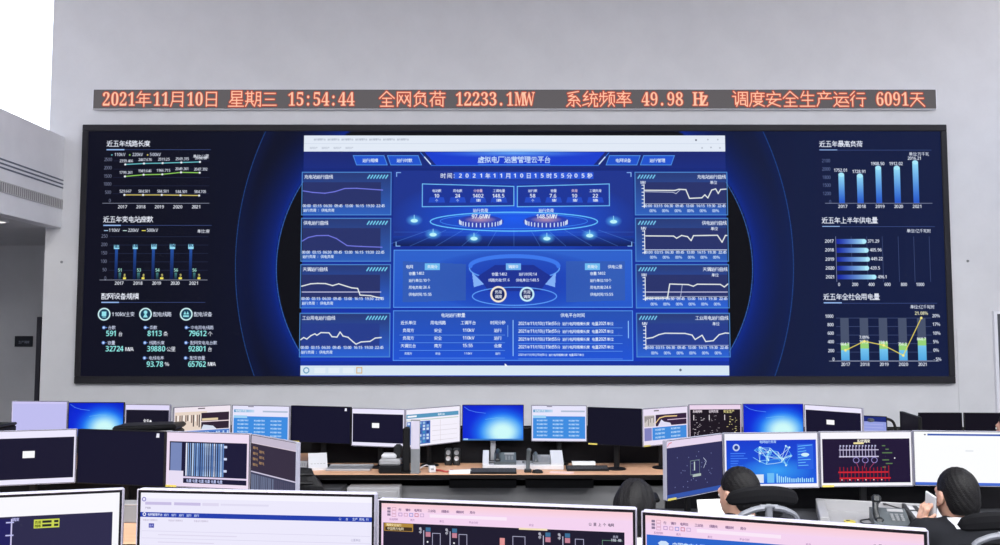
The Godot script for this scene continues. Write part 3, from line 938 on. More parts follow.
# Monitor pictures are 160 x 90 units, those of the near desk 250 x 140.
func screen_sheet(kind: String, fine: float) -> Sheet:
	var dark := rgb(22, 20, 46)
	var white := rgb(250, 250, 255)
	var s := Sheet.new(Vector2(160, 90), fine, dark)
	if kind in ["near_scheme", "web_page", "toolbar_scheme", "toolbar_page"]:
		s = Sheet.new(Vector2(250, 140), fine, dark)      # the near screens show finer detail
	var r := RandomNumberGenerator.new()
	r.seed = kind.hash()
	match kind:
		"wallpaper":
			var im := Image.create(80, 45, false, Image.FORMAT_RGBA8)
			for y in 45:
				for x in 80:
					var q := Vector2((x - 52.0) / 50.0, (y - 34.0) / 38.0)
					var t := clampf(1.0 - q.length(), 0, 1)
					var c := rgb(8, 40, 214).lerp(rgb(30, 130, 246), smoothstep(0.0, 0.55, t)).lerp(rgb(206, 250, 250), smoothstep(0.3, 0.85, t))
					im.set_pixel(x, y, c.lerp(rgb(4, 20, 160), 0.5 * smoothstep(0.5, 1.3, Vector2((x - 40) / 60.0, (y - 26) / 34.0).length())))
			im.resize(s.im.get_width(), s.im.get_height(), Image.INTERPOLATE_CUBIC)
			s.im.blit_rect(im, Rect2i(0, 0, im.get_width(), im.get_height()), Vector2i.ZERO)
			s.line([Vector2(4, 4), Vector2(16, 12), Vector2(34, 17), Vector2(60, 20)], 1.6, rgb(120, 190, 250, 0.6))
			s.line([Vector2(60, 36), Vector2(90, 32), Vector2(110, 33)], 1.2, rgb(150, 220, 250, 0.5))
			s.rect(0, 86, 160, 90, rgb(60, 120, 190))
			s.rect(2, 85, 14, 89, rgb(160, 200, 240))
		"dialog":
			s.rect(0, 0, 160, 90, rgb(238, 234, 255))
			s.rect(2, 12, 157, 82, dark)
			s.rect(62, 34, 84, 46, rgb(252, 252, 255))
		"dialog_small":
			s.rect(0, 0, 160, 90, rgb(226, 220, 250))
			s.rect(2, 13, 158, 90, rgb(24, 22, 40))
			s.text("全天", 66, 42, 10, white)
			s.disc(92, 44, 4, 5, white)
		"off":
			s.rect(0, 0, 160, 90, rgb(20, 19, 44))
			s.poly([Vector2(146, 2), Vector2(151, 2), Vector2(151, 9), Vector2(145, 9)], rgb(236, 236, 250))
		"off_plain":
			s.rect(0, 0, 160, 90, rgb(17, 16, 36))
		"dark_off":
			s.rect(0, 0, 160, 90, rgb(14, 11, 24))
		"blank":
			s.rect(0, 0, 160, 90, rgb(192, 190, 240))
			s.rect(0, 0, 160, 6, rgb(206, 200, 244))
			s.rect(0, 0, 3, 90, rgb(214, 210, 246))
		"table":
			s.rect(0, 0, 160, 90, rgb(232, 230, 252))
			s.rect(44, 1, 60, 3, rgb(120, 120, 140))
			s.blend(4, 10, 62, 17, rgb(70, 150, 200), rgb(200, 220, 244), true)
			s.text("电网运行平台", 8, 13.4, 5, white)
			s.rect(86, 12, 156, 16, rgb(176, 190, 214))
			s.rect(3, 27, 157, 84, rgb(62, 140, 224))
			s.rect(3, 25, 42, 32, rgb(160, 210, 244))
			for y in 5:
				for x in 3:
					s.text("单位线路110kV", 14 + x * 47, 38 + y * 9.6, 4.2, rgb(206, 230, 252))
		"station":
			s.rect(0, 0, 160, 90, rgb(244, 240, 252))
			s.rect(1, 12, 156, 22, rgb(88, 152, 190))
			s.rect(4, 15, 30, 19, white)
			s.text("电网工业", 92, 17, 5, white)
			s.rect(1, 26, 156, 28, rgb(190, 206, 196))
			s.rect(2, 30, 70, 86, rgb(70, 110, 190))
			for y in 7:
				for x in 6:
					s.rect(4 + x * 11, 32 + y * 7.6, 11 + x * 11, 37.5 + y * 7.6, [rgb(150, 190, 224), rgb(40, 70, 140), rgb(206, 222, 240), rgb(60, 140, 190)][r.randi() % 4])
			for y in 4:
				s.rect(76, 44 + y * 12, 152, 44.8 + y * 12, rgb(206, 200, 210))
			s.rect(100, 30, 101, 84, rgb(216, 206, 214))
		"charts":
			s.rect(0, 0, 160, 90, rgb(236, 226, 246))
			s.rect(38, 4, 56, 7, rgb(110, 100, 110))
			s.rect(44, 16, 156, 44, rgb(52, 34, 62))
			s.rect(4, 16, 40, 44, rgb(206, 198, 196))
			for i in 9:
				s.rect(6 + i * 3.8, 18, 8 + i * 3.8, 20 + r.randf() * 22, rgb(90, 84, 84))
			s.line([Vector2(44, 36), Vector2(58, 24), Vector2(78, 21), Vector2(120, 22)], 3.0, rgb(232, 200, 140))
			s.rect(86, 29, 156, 31, rgb(226, 200, 226))
			s.poly([Vector2(52, 44), Vector2(64, 28), Vector2(74, 34), Vector2(96, 38), Vector2(100, 44)], rgb(226, 222, 244))
			s.rect(4, 47, 30, 78, rgb(130, 130, 190))
			s.rect(32, 47, 156, 78, rgb(66, 140, 222))
			for y in 3:
				for x in 2:
					s.text("单位线路110kV", 42 + x * 56, 53 + y * 9.5, 4.6, rgb(206, 230, 252))
		"charts_cream":
			s.rect(0, 0, 160, 90, rgb(240, 230, 240))
			s.rect(66, 3, 86, 6, rgb(110, 100, 110))
			s.rect(2, 12, 92, 58, rgb(232, 214, 200))
			for i in 16:
				s.rect(4 + i * 5.4, 20, 7 + i * 5.4, 26 + r.randf() * 26, [rgb(60, 50, 56), rgb(250, 244, 240), rgb(120, 96, 90)][i % 3])
			s.rect(76, 16, 156, 58, rgb(48, 34, 52))
			s.rect(78, 30, 124, 36, rgb(226, 206, 170))
			s.rect(76, 37, 156, 39.5, rgb(236, 216, 226))
			s.poly([Vector2(76, 58), Vector2(82, 46), Vector2(110, 50), Vector2(120, 58)], rgb(214, 222, 240))
			s.rect(2, 60, 158, 86, rgb(86, 130, 206))
			for i in 24:
				s.rect(4 + i * 6.4, 64, 8 + i * 6.4, 82, [rgb(190, 214, 244), rgb(56, 96, 180)][r.randi() % 2])
		"lists":
			s.rect(0, 0, 160, 90, rgb(236, 214, 236))
			s.rect(2, 12, 158, 90, rgb(26, 18, 30))
			s.text("系统频率", 10, 17, 7, rgb(238, 226, 236))
			s.text("全网负荷", 60, 17, 7, rgb(240, 228, 240))
			s.text("安全生产", 106, 17, 8, rgb(236, 224, 150))
			for i in 70:
				var x := 8 + (i % 3) * 50 + r.randf() * 36
				var y := 26 + r.randf() * 60
				s.rect(x, y, x + 1.5 + r.randf() * 5, y + 1.4, [rgb(206, 196, 206), rgb(150, 140, 150), rgb(226, 214, 150)][i % 3])
			for i in 3:
				s.rect(12 + i * 48, 26, 14.5 + i * 48, 40, rgb(226, 216, 226))
		"register":
			s.rect(0, 0, 160, 90, rgb(240, 222, 244))
			s.rect(6, 15, 156, 84, rgb(26, 24, 56))
			s.rect(8, 17, 30, 64, rgb(120, 136, 186))
			s.rect(6, 64, 34, 86, rgb(232, 222, 244))
			for i in 18:
				s.rect(38 + i * 4.2, 17, 38 + i * 4.2 + 1.6 + r.randf() * 1.8, 72, [rgb(150, 186, 236), rgb(190, 214, 246), rgb(226, 232, 250), rgb(110, 150, 206)][r.randi() % 4])
			for i in 40:
				s.rect(38 + r.randf() * 72, 18 + r.randf() * 52, 40 + r.randf() * 76, 18.6 + r.randf() * 52, rgb(60, 90, 150, 0.12))
			for i in 3:
				s.rect(112, 20 + i * 20, 118, 24 + i * 20, rgb(206, 214, 244))
			s.rect(34, 73, 156, 76, rgb(226, 210, 240))
			for i in 6:
				s.text("电量", 40 + i * 12, 80, 5, rgb(190, 200, 240))
		"brown_log":
			s.rect(0, 0, 160, 90, rgb(54, 46, 66))
			s.rect(0, 0, 160, 12, rgb(196, 186, 206))
			s.rect(0, 12, 160, 13, rgb(226, 210, 226))
			for i in 7:
				s.text("调度中电", 6 + (i % 2) * 24, 20 + i * 4.5, 4.5, rgb(176, 140, 100))
			s.rect(0, 60, 160, 90, rgb(64, 66, 92))
			for i in 22:
				s.rect(2 + i * 7, 63, 5 + i * 7 + r.randf() * 3, 90, rgb(126, 140, 168, 0.7) if i < 12 else rgb(74, 74, 100))
			s.rect(0, 58, 160, 60, rgb(206, 200, 224))
		"plan":
			s.rect(0, 0, 160, 90, rgb(46, 46, 88))
			s.rect(0, 0, 160, 11, rgb(232, 216, 240))
			s.line([Vector2(3, 8), Vector2(8, 4), Vector2(14, 3)], 1.4, rgb(226, 120, 130))
			s.box(66, 36, 92, 58, 1.0, rgb(120, 140, 140))
			s.rect(76, 38, 79, 52, rgb(190, 206, 206))
			s.rect(72, 58, 96, 62, rgb(176, 190, 186))
			s.line([Vector2(104, 34), Vector2(112, 40), Vector2(104, 50)], 1.2, rgb(190, 200, 226))
			for i in 30:
				s.disc(20 + r.randf() * 110, 20 + r.randf() * 60, 0.9, 0.9, rgb(130, 140, 190))
			s.rect(0, 83, 160, 90, rgb(50, 84, 170))
		"grid_map":
			s.rect(0, 0, 160, 90, rgb(246, 244, 255))
			s.blend(3, 11, 157, 84, rgb(20, 60, 206), rgb(28, 96, 222))
			s.disc(86, 62, 66, 22, rgb(60, 170, 250, 0.9), 0.8)
			s.text("电网运行负荷", 60, 14, 4.5, rgb(190, 220, 250))
			s.disc(20, 23, 6, 6, rgb(190, 206, 240))
			s.disc(20, 23, 3.4, 3.4, rgb(30, 60, 150))
			for i in 7:
				s.rect(10, 32 + i * 4.2, 22 + r.randf() * 18, 33.4 + i * 4.2, rgb(70, 130, 240))
			var knots := []
			for i in 34:
				var a := r.randf() * TAU
				var q := sqrt(r.randf())
				knots.append(Vector2(66 + cos(a) * 20 * q, 36 + sin(a) * 16 * q) if i < 19 else Vector2(104 + cos(a) * 15 * q, 38 + sin(a) * 17 * q))
			for i in 34:
				for j in range(i + 1, 34):
					var dd: float = knots[i].distance_to(knots[j])
					if dd < 11.5 or (dd < 30.0 and r.randf() < 0.11):
						s.line([knots[i], (knots[i] + knots[j]) / 2 + Vector2(r.randf() - 0.5, r.randf() - 0.5) * 3, knots[j]], 0.8, [rgb(150, 220, 250), rgb(90, 180, 244), rgb(206, 236, 250)][(i + j) % 3])
			for i in 34:
				if i % 4 == 0:
					s.disc(knots[i].x, knots[i].y, 1.5, 1.5, rgb(206, 244, 250))
			s.rect(124, 18, 152, 60, rgb(40, 96, 226))
			for i in 8:
				s.line([Vector2(126, 22 + i * 4.6), Vector2(138 + r.randf() * 12, 20 + i * 4.8)], 1.0, rgb(120, 206, 250))
			s.disc(138, 36, 7, 3, rgb(210, 240, 250))
			s.rect(50, 68, 66, 82, rgb(220, 230, 246))
			s.rect(72, 66, 84, 82, rgb(110, 190, 246))
			for i in 18:
				s.rect(88 + i * 3.6, 82 - 4 - (9.0 / (1 + i * 0.4)) - r.randf() * 3, 90 + i * 3.6, 82, rgb(170, 226, 250))
		"red_scheme":
			s.rect(0, 0, 160, 90, rgb(250, 248, 255))
			s.rect(3, 11, 157, 85, rgb(30, 18, 52))
			s.text("系统调度", 64, 15, 5.5, rgb(250, 246, 226))
			s.rect(58, 17, 76, 20, rgb(240, 226, 160))
			for i in 12:
				s.line([Vector2(34 + i * 5.6, 22), Vector2(34 + i * 5.6, 42)], 1.2, rgb(196, 190, 226))
				s.disc(35 + i * 5.6, 23, 1.4, 1.4, rgb(190, 190, 226))
			s.rect(32, 29, 102, 30.5, rgb(206, 200, 230))
			s.rect(32, 40, 102, 42, rgb(206, 200, 230))
			for i in 3:
				s.ring(62 + i * 16, 47, 5, 4.5, 1.2, rgb(150, 140, 206))
				s.line([Vector2(62 + i * 16, 51), Vector2(66 + i * 10, 60)], 1.0, rgb(170, 70, 110))
			for i in 7:
				s.rect(108 + (i % 2) * 6, 22 + i * 6, 114 + (i % 3) * 6, 24 + i * 6, rgb(90, 120, 80))
			for i in 14:
				s.line([Vector2(33 + i * 6.6, 56 + r.randf() * 5), Vector2(33 + i * 6.6, 82)], 1.4, rgb(168, 22, 42))
			s.rect(30, 66, 118, 68.6, rgb(206, 32, 48))
			s.rect(32, 76, 122, 78.4, rgb(214, 30, 44))
			for i in 6:
				s.disc(36 + i * 14, 80, 1.2, 1.2, rgb(240, 206, 206))
			s.disc(130, 44, 1.2, 1.2, white)
		"white_page":
			s.rect(0, 0, 160, 90, rgb(253, 254, 255))
			s.rect(24, 3.5, 160, 6.6, rgb(56, 88, 176))
			s.rect(18, 4, 21, 6, rgb(80, 80, 110))
			s.rect(0, 85.5, 160, 90, rgb(70, 110, 214))
			s.rect(90, 31, 104, 33, rgb(226, 230, 236))
		"laptop_page":
			s.rect(0, 0, 160, 90, rgb(150, 160, 226))
			s.rect(0, 0, 160, 16, rgb(30, 44, 120))
			for i in 6:
				s.rect(10, 24 + i * 10, 140, 26 + i * 10, rgb(174, 180, 232))
		"near_scheme":
			s.rect(0, 0, 250, 140, rgb(250, 249, 255))
			s.rect(0, 20, 243, 140, rgb(42, 40, 74))
			s.rect(118, 22, 139, 140, rgb(30, 28, 92))
			s.rect(139, 22, 140.4, 140, rgb(206, 200, 240))
			for i in 5:
				s.rect(134, 25 + i * 13, 142, 26.4 + i * 13, rgb(190, 190, 240))
			s.text("调度", 140, 23, 3.4, rgb(190, 190, 240))
			s.rect(110, 49, 141, 50.5, rgb(190, 190, 240))
			s.rect(162, 24, 188, 33, rgb(206, 216, 84))
			for q in [[170.5, 180.0], [182.5, 187.0]]:
				s.rect(q[0], 25.4, q[1], 27.8, rgb(40, 44, 40))
				s.rect(q[0], 29.2, q[1], 31.6, rgb(40, 44, 40))
			s.text("负荷", 163, 27, 3.0, rgb(90, 100, 20))
			s.text("频率", 163, 30.8, 3.0, rgb(90, 100, 20))
		"web_page":
			s.rect(0, 0, 250, 140, rgb(236, 233, 252))
			s.rect(0, 0, 250, 6, rgb(246, 244, 255))
			s.ring(3.6, 7.0, 1.9, 1.9, 0.7, rgb(110, 100, 190))
			for q in [[5.0, 34.0], [37.0, 66.0], [68.0, 86.0]]:
				s.rect(q[0], 9.5, q[1], 12.5, rgb(200, 190, 228) if q[0] < 60 else rgb(222, 216, 240))
			s.rect(88, 10, 140, 12, rgb(224, 220, 242))
			s.text("产用单", 5, 16, 2.0, rgb(170, 166, 190))
			s.rect(0, 20.4, 250, 25.4, rgb(30, 60, 170))
			s.ring(4.4, 22.6, 1.5, 1.5, 0.8, white)
			s.text("电网管理平台", 8, 22.8, 2.6, white)
			for i in 5:
				s.text("运行", 26.0 + i * 8.3, 22.8, 2.6, rgb(216, 224, 250))
			for i in 5:
				s.text(["公", "台", "生产", "用电", "行"][i], 215.0 + i * 7.2, 22.8, 2.6, rgb(226, 230, 250))
			for i in 3:
				s.text("设备运行规模单位", 3.0 + i * 28, 28.5, 1.9, rgb(190, 180, 204), -1, false)
			s.rect(9.6, 32.0, 15.4, 36.4, rgb(48, 52, 160))
			s.text("全天", 10.0, 34.2, 2.3, rgb(206, 210, 250))
			for i in 12:
				s.rect(2, 39.5 + i * 7.5, 248, 39.9 + i * 7.5, rgb(214, 209, 234))
				s.rect(20, 43 + i * 7.5, 60 + r.randf() * 120, 44 + i * 7.5, rgb(222, 216, 238))
			s.text("公里单位", 228, 44, 2.4, rgb(190, 186, 214))
		"toolbar_scheme", "toolbar_page":
			s.rect(0, 0, 250, 140, rgb(244, 212, 240))
			s.blend(0, 0, 250, 8, rgb(250, 206, 214), rgb(246, 214, 238))
			for i in 3:
				s.rect(6, 4 + i * 3.0, 9.4, 6.2 + i * 3.0, rgb(140, 120, 150))
				s.box(11, 4 + i * 3.2, 15, 6.4 + i * 3.2, 0.4, rgb(206, 150, 176))
			for i in 7:
				s.text(["行", "调中", "电网云", "工业站", "线路长", "模拟时", "用分"][i], [18.0, 25, 34, 48, 62, 77, 91][i], 6.0, 2.5, rgb(120, 90, 130))
			for i in 5:
				s.box(18.0 + i * 5.6, 9.2, 21.4 + i * 5.6, 12, 0.5, [rgb(170, 130, 190), rgb(200, 150, 180), rgb(120, 130, 210), rgb(190, 90, 110), rgb(190, 160, 200)][i])
			s.rect(50, 9.2, 128, 12.4, rgb(250, 232, 248))
			for i in 5:
				s.text(["系统频率", "南方", "单位", "平台分时", "安全"][i], [8.0, 30, 60, 90, 150][i], 15.6, 2.2, rgb(170, 130, 176), -1, false)
			s.text("公 里 上 个 电网", 208, 12.6, 2.7, rgb(90, 76, 100))
			if kind == "toolbar_scheme":
				s.rect(2, 19.0, 242, 140, rgb(26, 22, 44))
				s.rect(3, 19.2, 33, 27, rgb(176, 136, 60))
				s.rect(4, 22.8, 32, 26.4, rgb(60, 44, 30))
				s.text("调度安全运行", 5, 21, 2.5, rgb(250, 236, 190))
				s.text("中国南方电网", 6, 24.6, 2.7, rgb(240, 226, 190))
				s.rect(140, 18.6, 168, 20.4, rgb(244, 226, 190))
				for q in [[39.0, 1], [66.0, 1], [159.0, 0], [178.0, 0]]:
					s.text("电", q[0], 23.6, 2.9, rgb(230, 230, 244))
					s.text("中", q[0], 27.0, 2.9, rgb(230, 230, 244))
					s.rect(q[0] + 4.6, 25, q[0] + 5.3, 140, rgb(200, 200, 226))
					s.rect(q[0] + 7, 22, q[0] + 12, 26, rgb(60, 110, 150))
					s.rect(q[0] + 7, 26.4, q[0] + 12, 31, rgb(196, 130, 150))
					if q[1]:
						s.box(q[0] + 14, 27.4, q[0] + 22, 140, 0.6, rgb(190, 190, 220))
					s.disc(q[0] + 9, 36, 0.9, 0.9, white)
				s.box(134, 27, 146, 140, 0.6, rgb(190, 190, 220))
				s.box(195, 27, 203, 140, 0.6, rgb(190, 190, 220))
				s.line([Vector2(240, 27), Vector2(221, 27), Vector2(221, 60)], 0.5, rgb(110, 160, 130))
				s.rect(121, 29, 126, 36, rgb(226, 150, 150))
				s.text("负荷", 231, 23.4, 2.4, rgb(190, 190, 210))
				s.text("110 49", 229, 26.6, 2.6, rgb(224, 224, 240))
			else:
				s.rect(1, 17.6, 249, 140, rgb(40, 100, 204))
				s.poly([Vector2(12, 24.6), Vector2(15, 22.4), Vector2(20, 22.4), Vector2(23, 24.6), Vector2(20, 28.2), Vector2(15, 28.2)], rgb(206, 226, 250))
				s.text("中国南方电网", 26, 25.6, 5.0, rgb(216, 232, 250))
				s.text("生产 用电 负荷", 84, 27, 3.6, rgb(206, 222, 250))
	return s


var screens := {}


func screen_mat(kind: String, fine := 3.2, energy := 1.0) -> String:
	if not screens.has(kind):
		glow("screen_" + kind, screen_sheet(kind, fine), energy)
		screens[kind] = true
	return "screen_" + kind


# A monitor whose upper corners are seen at (xl, yl) and (xr, yr), its top edge «drop» below eye height, standing on a surface at height «base».
func monitor(label: String, group: String, c: Array, drop: float, tall: float, look: String, base: float, fine := 3.2, style := "silver", sticker := false) -> Node3D:
	var ends := []
	for i in 2:
		var v: float = (272.5 - c[i * 2 + 1]) / FOCAL
		ends.append(spot(c[i * 2], c[i * 2 + 1], -drop * (cos(PITCH) - v * sin(PITCH)) / (v * cos(PITCH) + sin(PITCH))))
	var d: Vector3 = ends[1] - ends[0]
	var wide := Vector2(d.x, d.z).length() - 0.004
	var mid: Vector3 = (ends[0] + ends[1]) / 2
	var top := mid.y - base
	var o := thing("monitor", label, "monitor", Vector3(mid.x, base, mid.z), atan2(-d.z, d.x), group)
	var cy := top - tall / 2
	var near := base + top > 1.4
	var rim := 0.003
	var shell := tool()
	cbox(shell, at(Vector3(0, cy, -0.014)), Vector3(wide, tall, 0.024), 0.004)
	cbox(shell, at(Vector3(0, cy - tall * 0.08, -0.034)), Vector3(wide * 0.62, tall * 0.6, 0.02), 0.009)
	part("housing", shell, "bezel_silver" if style == "silver" else "black_plastic", o)
	var frame := tool()
	for sx in [-1, 1]:
		cbox(frame, at(Vector3(sx * (wide / 2 - rim / 2), cy, 0.0)), Vector3(rim, tall, 0.008), 0.0015)
		cbox(frame, at(Vector3(0, cy + sx * (tall / 2 - rim / 2), 0.0)), Vector3(wide - rim * 2, rim, 0.008), 0.0015)
	part("bezel", frame, "bezel_silver" if style == "silver" else "black_plastic", o)
	var inner := 0.006 if near else 0.0025
	var lining := tool()
	for sx in [-1, 1]:
		cbox(lining, at(Vector3(sx * (wide / 2 - rim - inner / 2), cy, -0.0008)), Vector3(inner, tall - rim * 2, 0.005))
		cbox(lining, at(Vector3(0, cy + sx * (tall / 2 - rim - inner / 2), -0.0008)), Vector3(wide - (rim + inner) * 2, inner, 0.005))
	part("bezel_lining", lining, "bezel_black", o)
	var e := (rim + inner) * 2
	part("screen", picture(wide - e, tall - e, -0.0005, 0, 1, 0, cy), screen_mat(look, fine), o)
	if sticker:
		part("sticker", one_box(Vector3(-wide / 2 + 0.045, cy - tall / 2 + 0.006, 0.0048), Vector3(0.075, 0.012, 0.001)), "yellow_rubber", o)
	var neck := tool()
	cbox(neck, at(Vector3(0, (cy + 0.012) / 2, -0.062)), Vector3(0.045, cy - 0.012, 0.022), 0.006)
	cbox(neck, at(Vector3(0, cy, -0.05)), Vector3(0.09, 0.09, 0.026), 0.006)
	part("stand_neck", neck, "silver" if style == "chrome" else "black_plastic", o)
	var foot := tool()
	lathe(foot, at(Vector3(0, 0, -0.05)), [Vector2(0, 0), Vector2(0.078, 0), Vector2(0.08, 0.006), Vector2(0.07, 0.012), Vector2(0, 0.016)], 24)
	part("stand_base", foot, "silver" if style == "chrome" else "black_plastic", o)
	return o


func build_monitors() -> void:
	var fg := "monitors on the far desks"
	var f := func(label: String, c: Array, look: String, style := "silver", sticker := false, drop := 0.6, tall := 0.304):
		monitor(label, fg, c, drop, tall, look, 0.75, 3.2, style, sticker)
	f.call("far-row monitor with blank pale lavender screen, leftmost of its row", [11.5, 400.8, 68, 401.2], "blank")
	f.call("far-row monitor with blue wallpaper, right beside the blank lavender screen", [68.5, 402.3, 124.5, 402.3], "wallpaper", "black")
	f.call("narrow far-row monitor with small white lettering, behind the black printer", [125, 404.0, 170.5, 404.6], "dialog_small")
	f.call("far-row monitor with cream and black charts, right of the black printer", [173.5, 407.3, 231.5, 404.6], "charts_cream")
	f.call("far-row monitor with blue table under white header, left of a black screen", [232, 404.8, 290, 406], "table")
	f.call("black far-row monitor with tiny white cursor mark, between table and dialog screens", [291, 405.4, 351, 407], "off", "black", true)
	f.call("far-row monitor with white bars around black and one white box, mid row", [351.5, 407.8, 405, 409.2], "dialog", "silver", false, 0.612, 0.312)
	f.call("far-row monitor with white page and dense blue grid at its left", [405.5, 409.4, 460.5, 405.2], "station", "silver", false, 0.612, 0.312)
	f.call("far-row monitor with blue wallpaper above the central desk telephones", [462, 404.8, 524, 404.8], "wallpaper", "chrome")
	f.call("far-row monitor with blue table, right of the central blue wallpaper", [531, 405, 587, 405.4], "table")
	f.call("plain black far-row monitor, right of the central blue table", [587.2, 407, 642, 408.8], "off_plain", "black", true)
	f.call("far-row monitor with dark charts over blue table, angled, right of centre", [642.3, 408.8, 688, 405.6], "charts", "silver", true)
	f.call("far-row monitor with black page of white and yellow lists", [688.5, 404.4, 741.5, 404], "lists")
	f.call("far-row monitor with blue wallpaper, rightmost of the three wallpaper screens", [742.5, 403.6, 803.5, 403.6], "wallpaper")
	f.call("far-row monitor with white box on black, right end of the lit row", [804, 404.2, 862.5, 408], "dialog")
	f.call("small far-row screen with pale violet page and navy bar", [861.5, 415.5, 887, 416.6], "laptop_page", "black", false, 0.68, 0.24)
	f.call("black angled monitor seen edge-on at right of far row", [900, 411.2, 918.5, 417], "dark_off", "black", false, 0.66, 0.30)
	f.call("switched-off black monitor, second from the right end of far row", [919, 412.7, 962, 412.7], "dark_off", "black", false, 0.68, 0.30)
	f.call("switched-off black monitor at the far right end of far row", [964, 412.7, 1006, 413.0], "dark_off", "black", false, 0.68, 0.30)
	var mg := "monitors on the middle desks"
	var m := func(label: String, c: Array, look: String, style := "silver", sticker := false):
		monitor(label, mg, c, 0.6, 0.337, look, 0.75, 4.0, style, sticker)
	m.call("middle-row monitor with white box on black, cut by the left edge", [-12, 431.4, 77.5, 428.8], "dialog")
	m.call("middle-row monitor with black screen, second from left", [78, 429, 165.5, 431.6], "off", "black")
	m.call("middle-row monitor with pale blue register columns on navy", [166, 431.2, 250.5, 433.7], "register", "silver", true)
	m.call("sharply turned middle-row monitor with brown log page", [251, 434, 297, 442.5], "brown_log")
	m.call("turned middle-row monitor with dark navy plan, right desk", [665.5, 440.5, 722.5, 433.3], "plan", "silver", true)
	m.call("middle-row monitor with bright blue grid map", [723, 433, 818.5, 432], "grid_map")
	m.call("middle-row monitor with red and violet circuit scheme", [819, 431.6, 912, 431], "red_scheme", "silver", true)
	m.call("middle-row monitor with bright white page at the right edge", [912.5, 430.6, 1006, 431.5], "white_page")
	var ng := "monitors on the near desk"
	for a in [["near monitor with yellow-green table on navy, cut by left corner", [-138, 500, 124.5, 488.6], "near_scheme"], ["near monitor with white web page and blue menu bar", [137, 488.8, 376.5, 493.6], "web_page"],
			["near monitor with pink toolbar over black circuit scheme", [377.3, 499, 637.5, 508.6], "toolbar_scheme"], ["near monitor with pink toolbar over blue page", [640.5, 510.6, 929.5, 530.4], "toolbar_page"]]:
		monitor(a[0], ng, a[1], 0.4, 0.36, a[2], 0.78, 5.0)


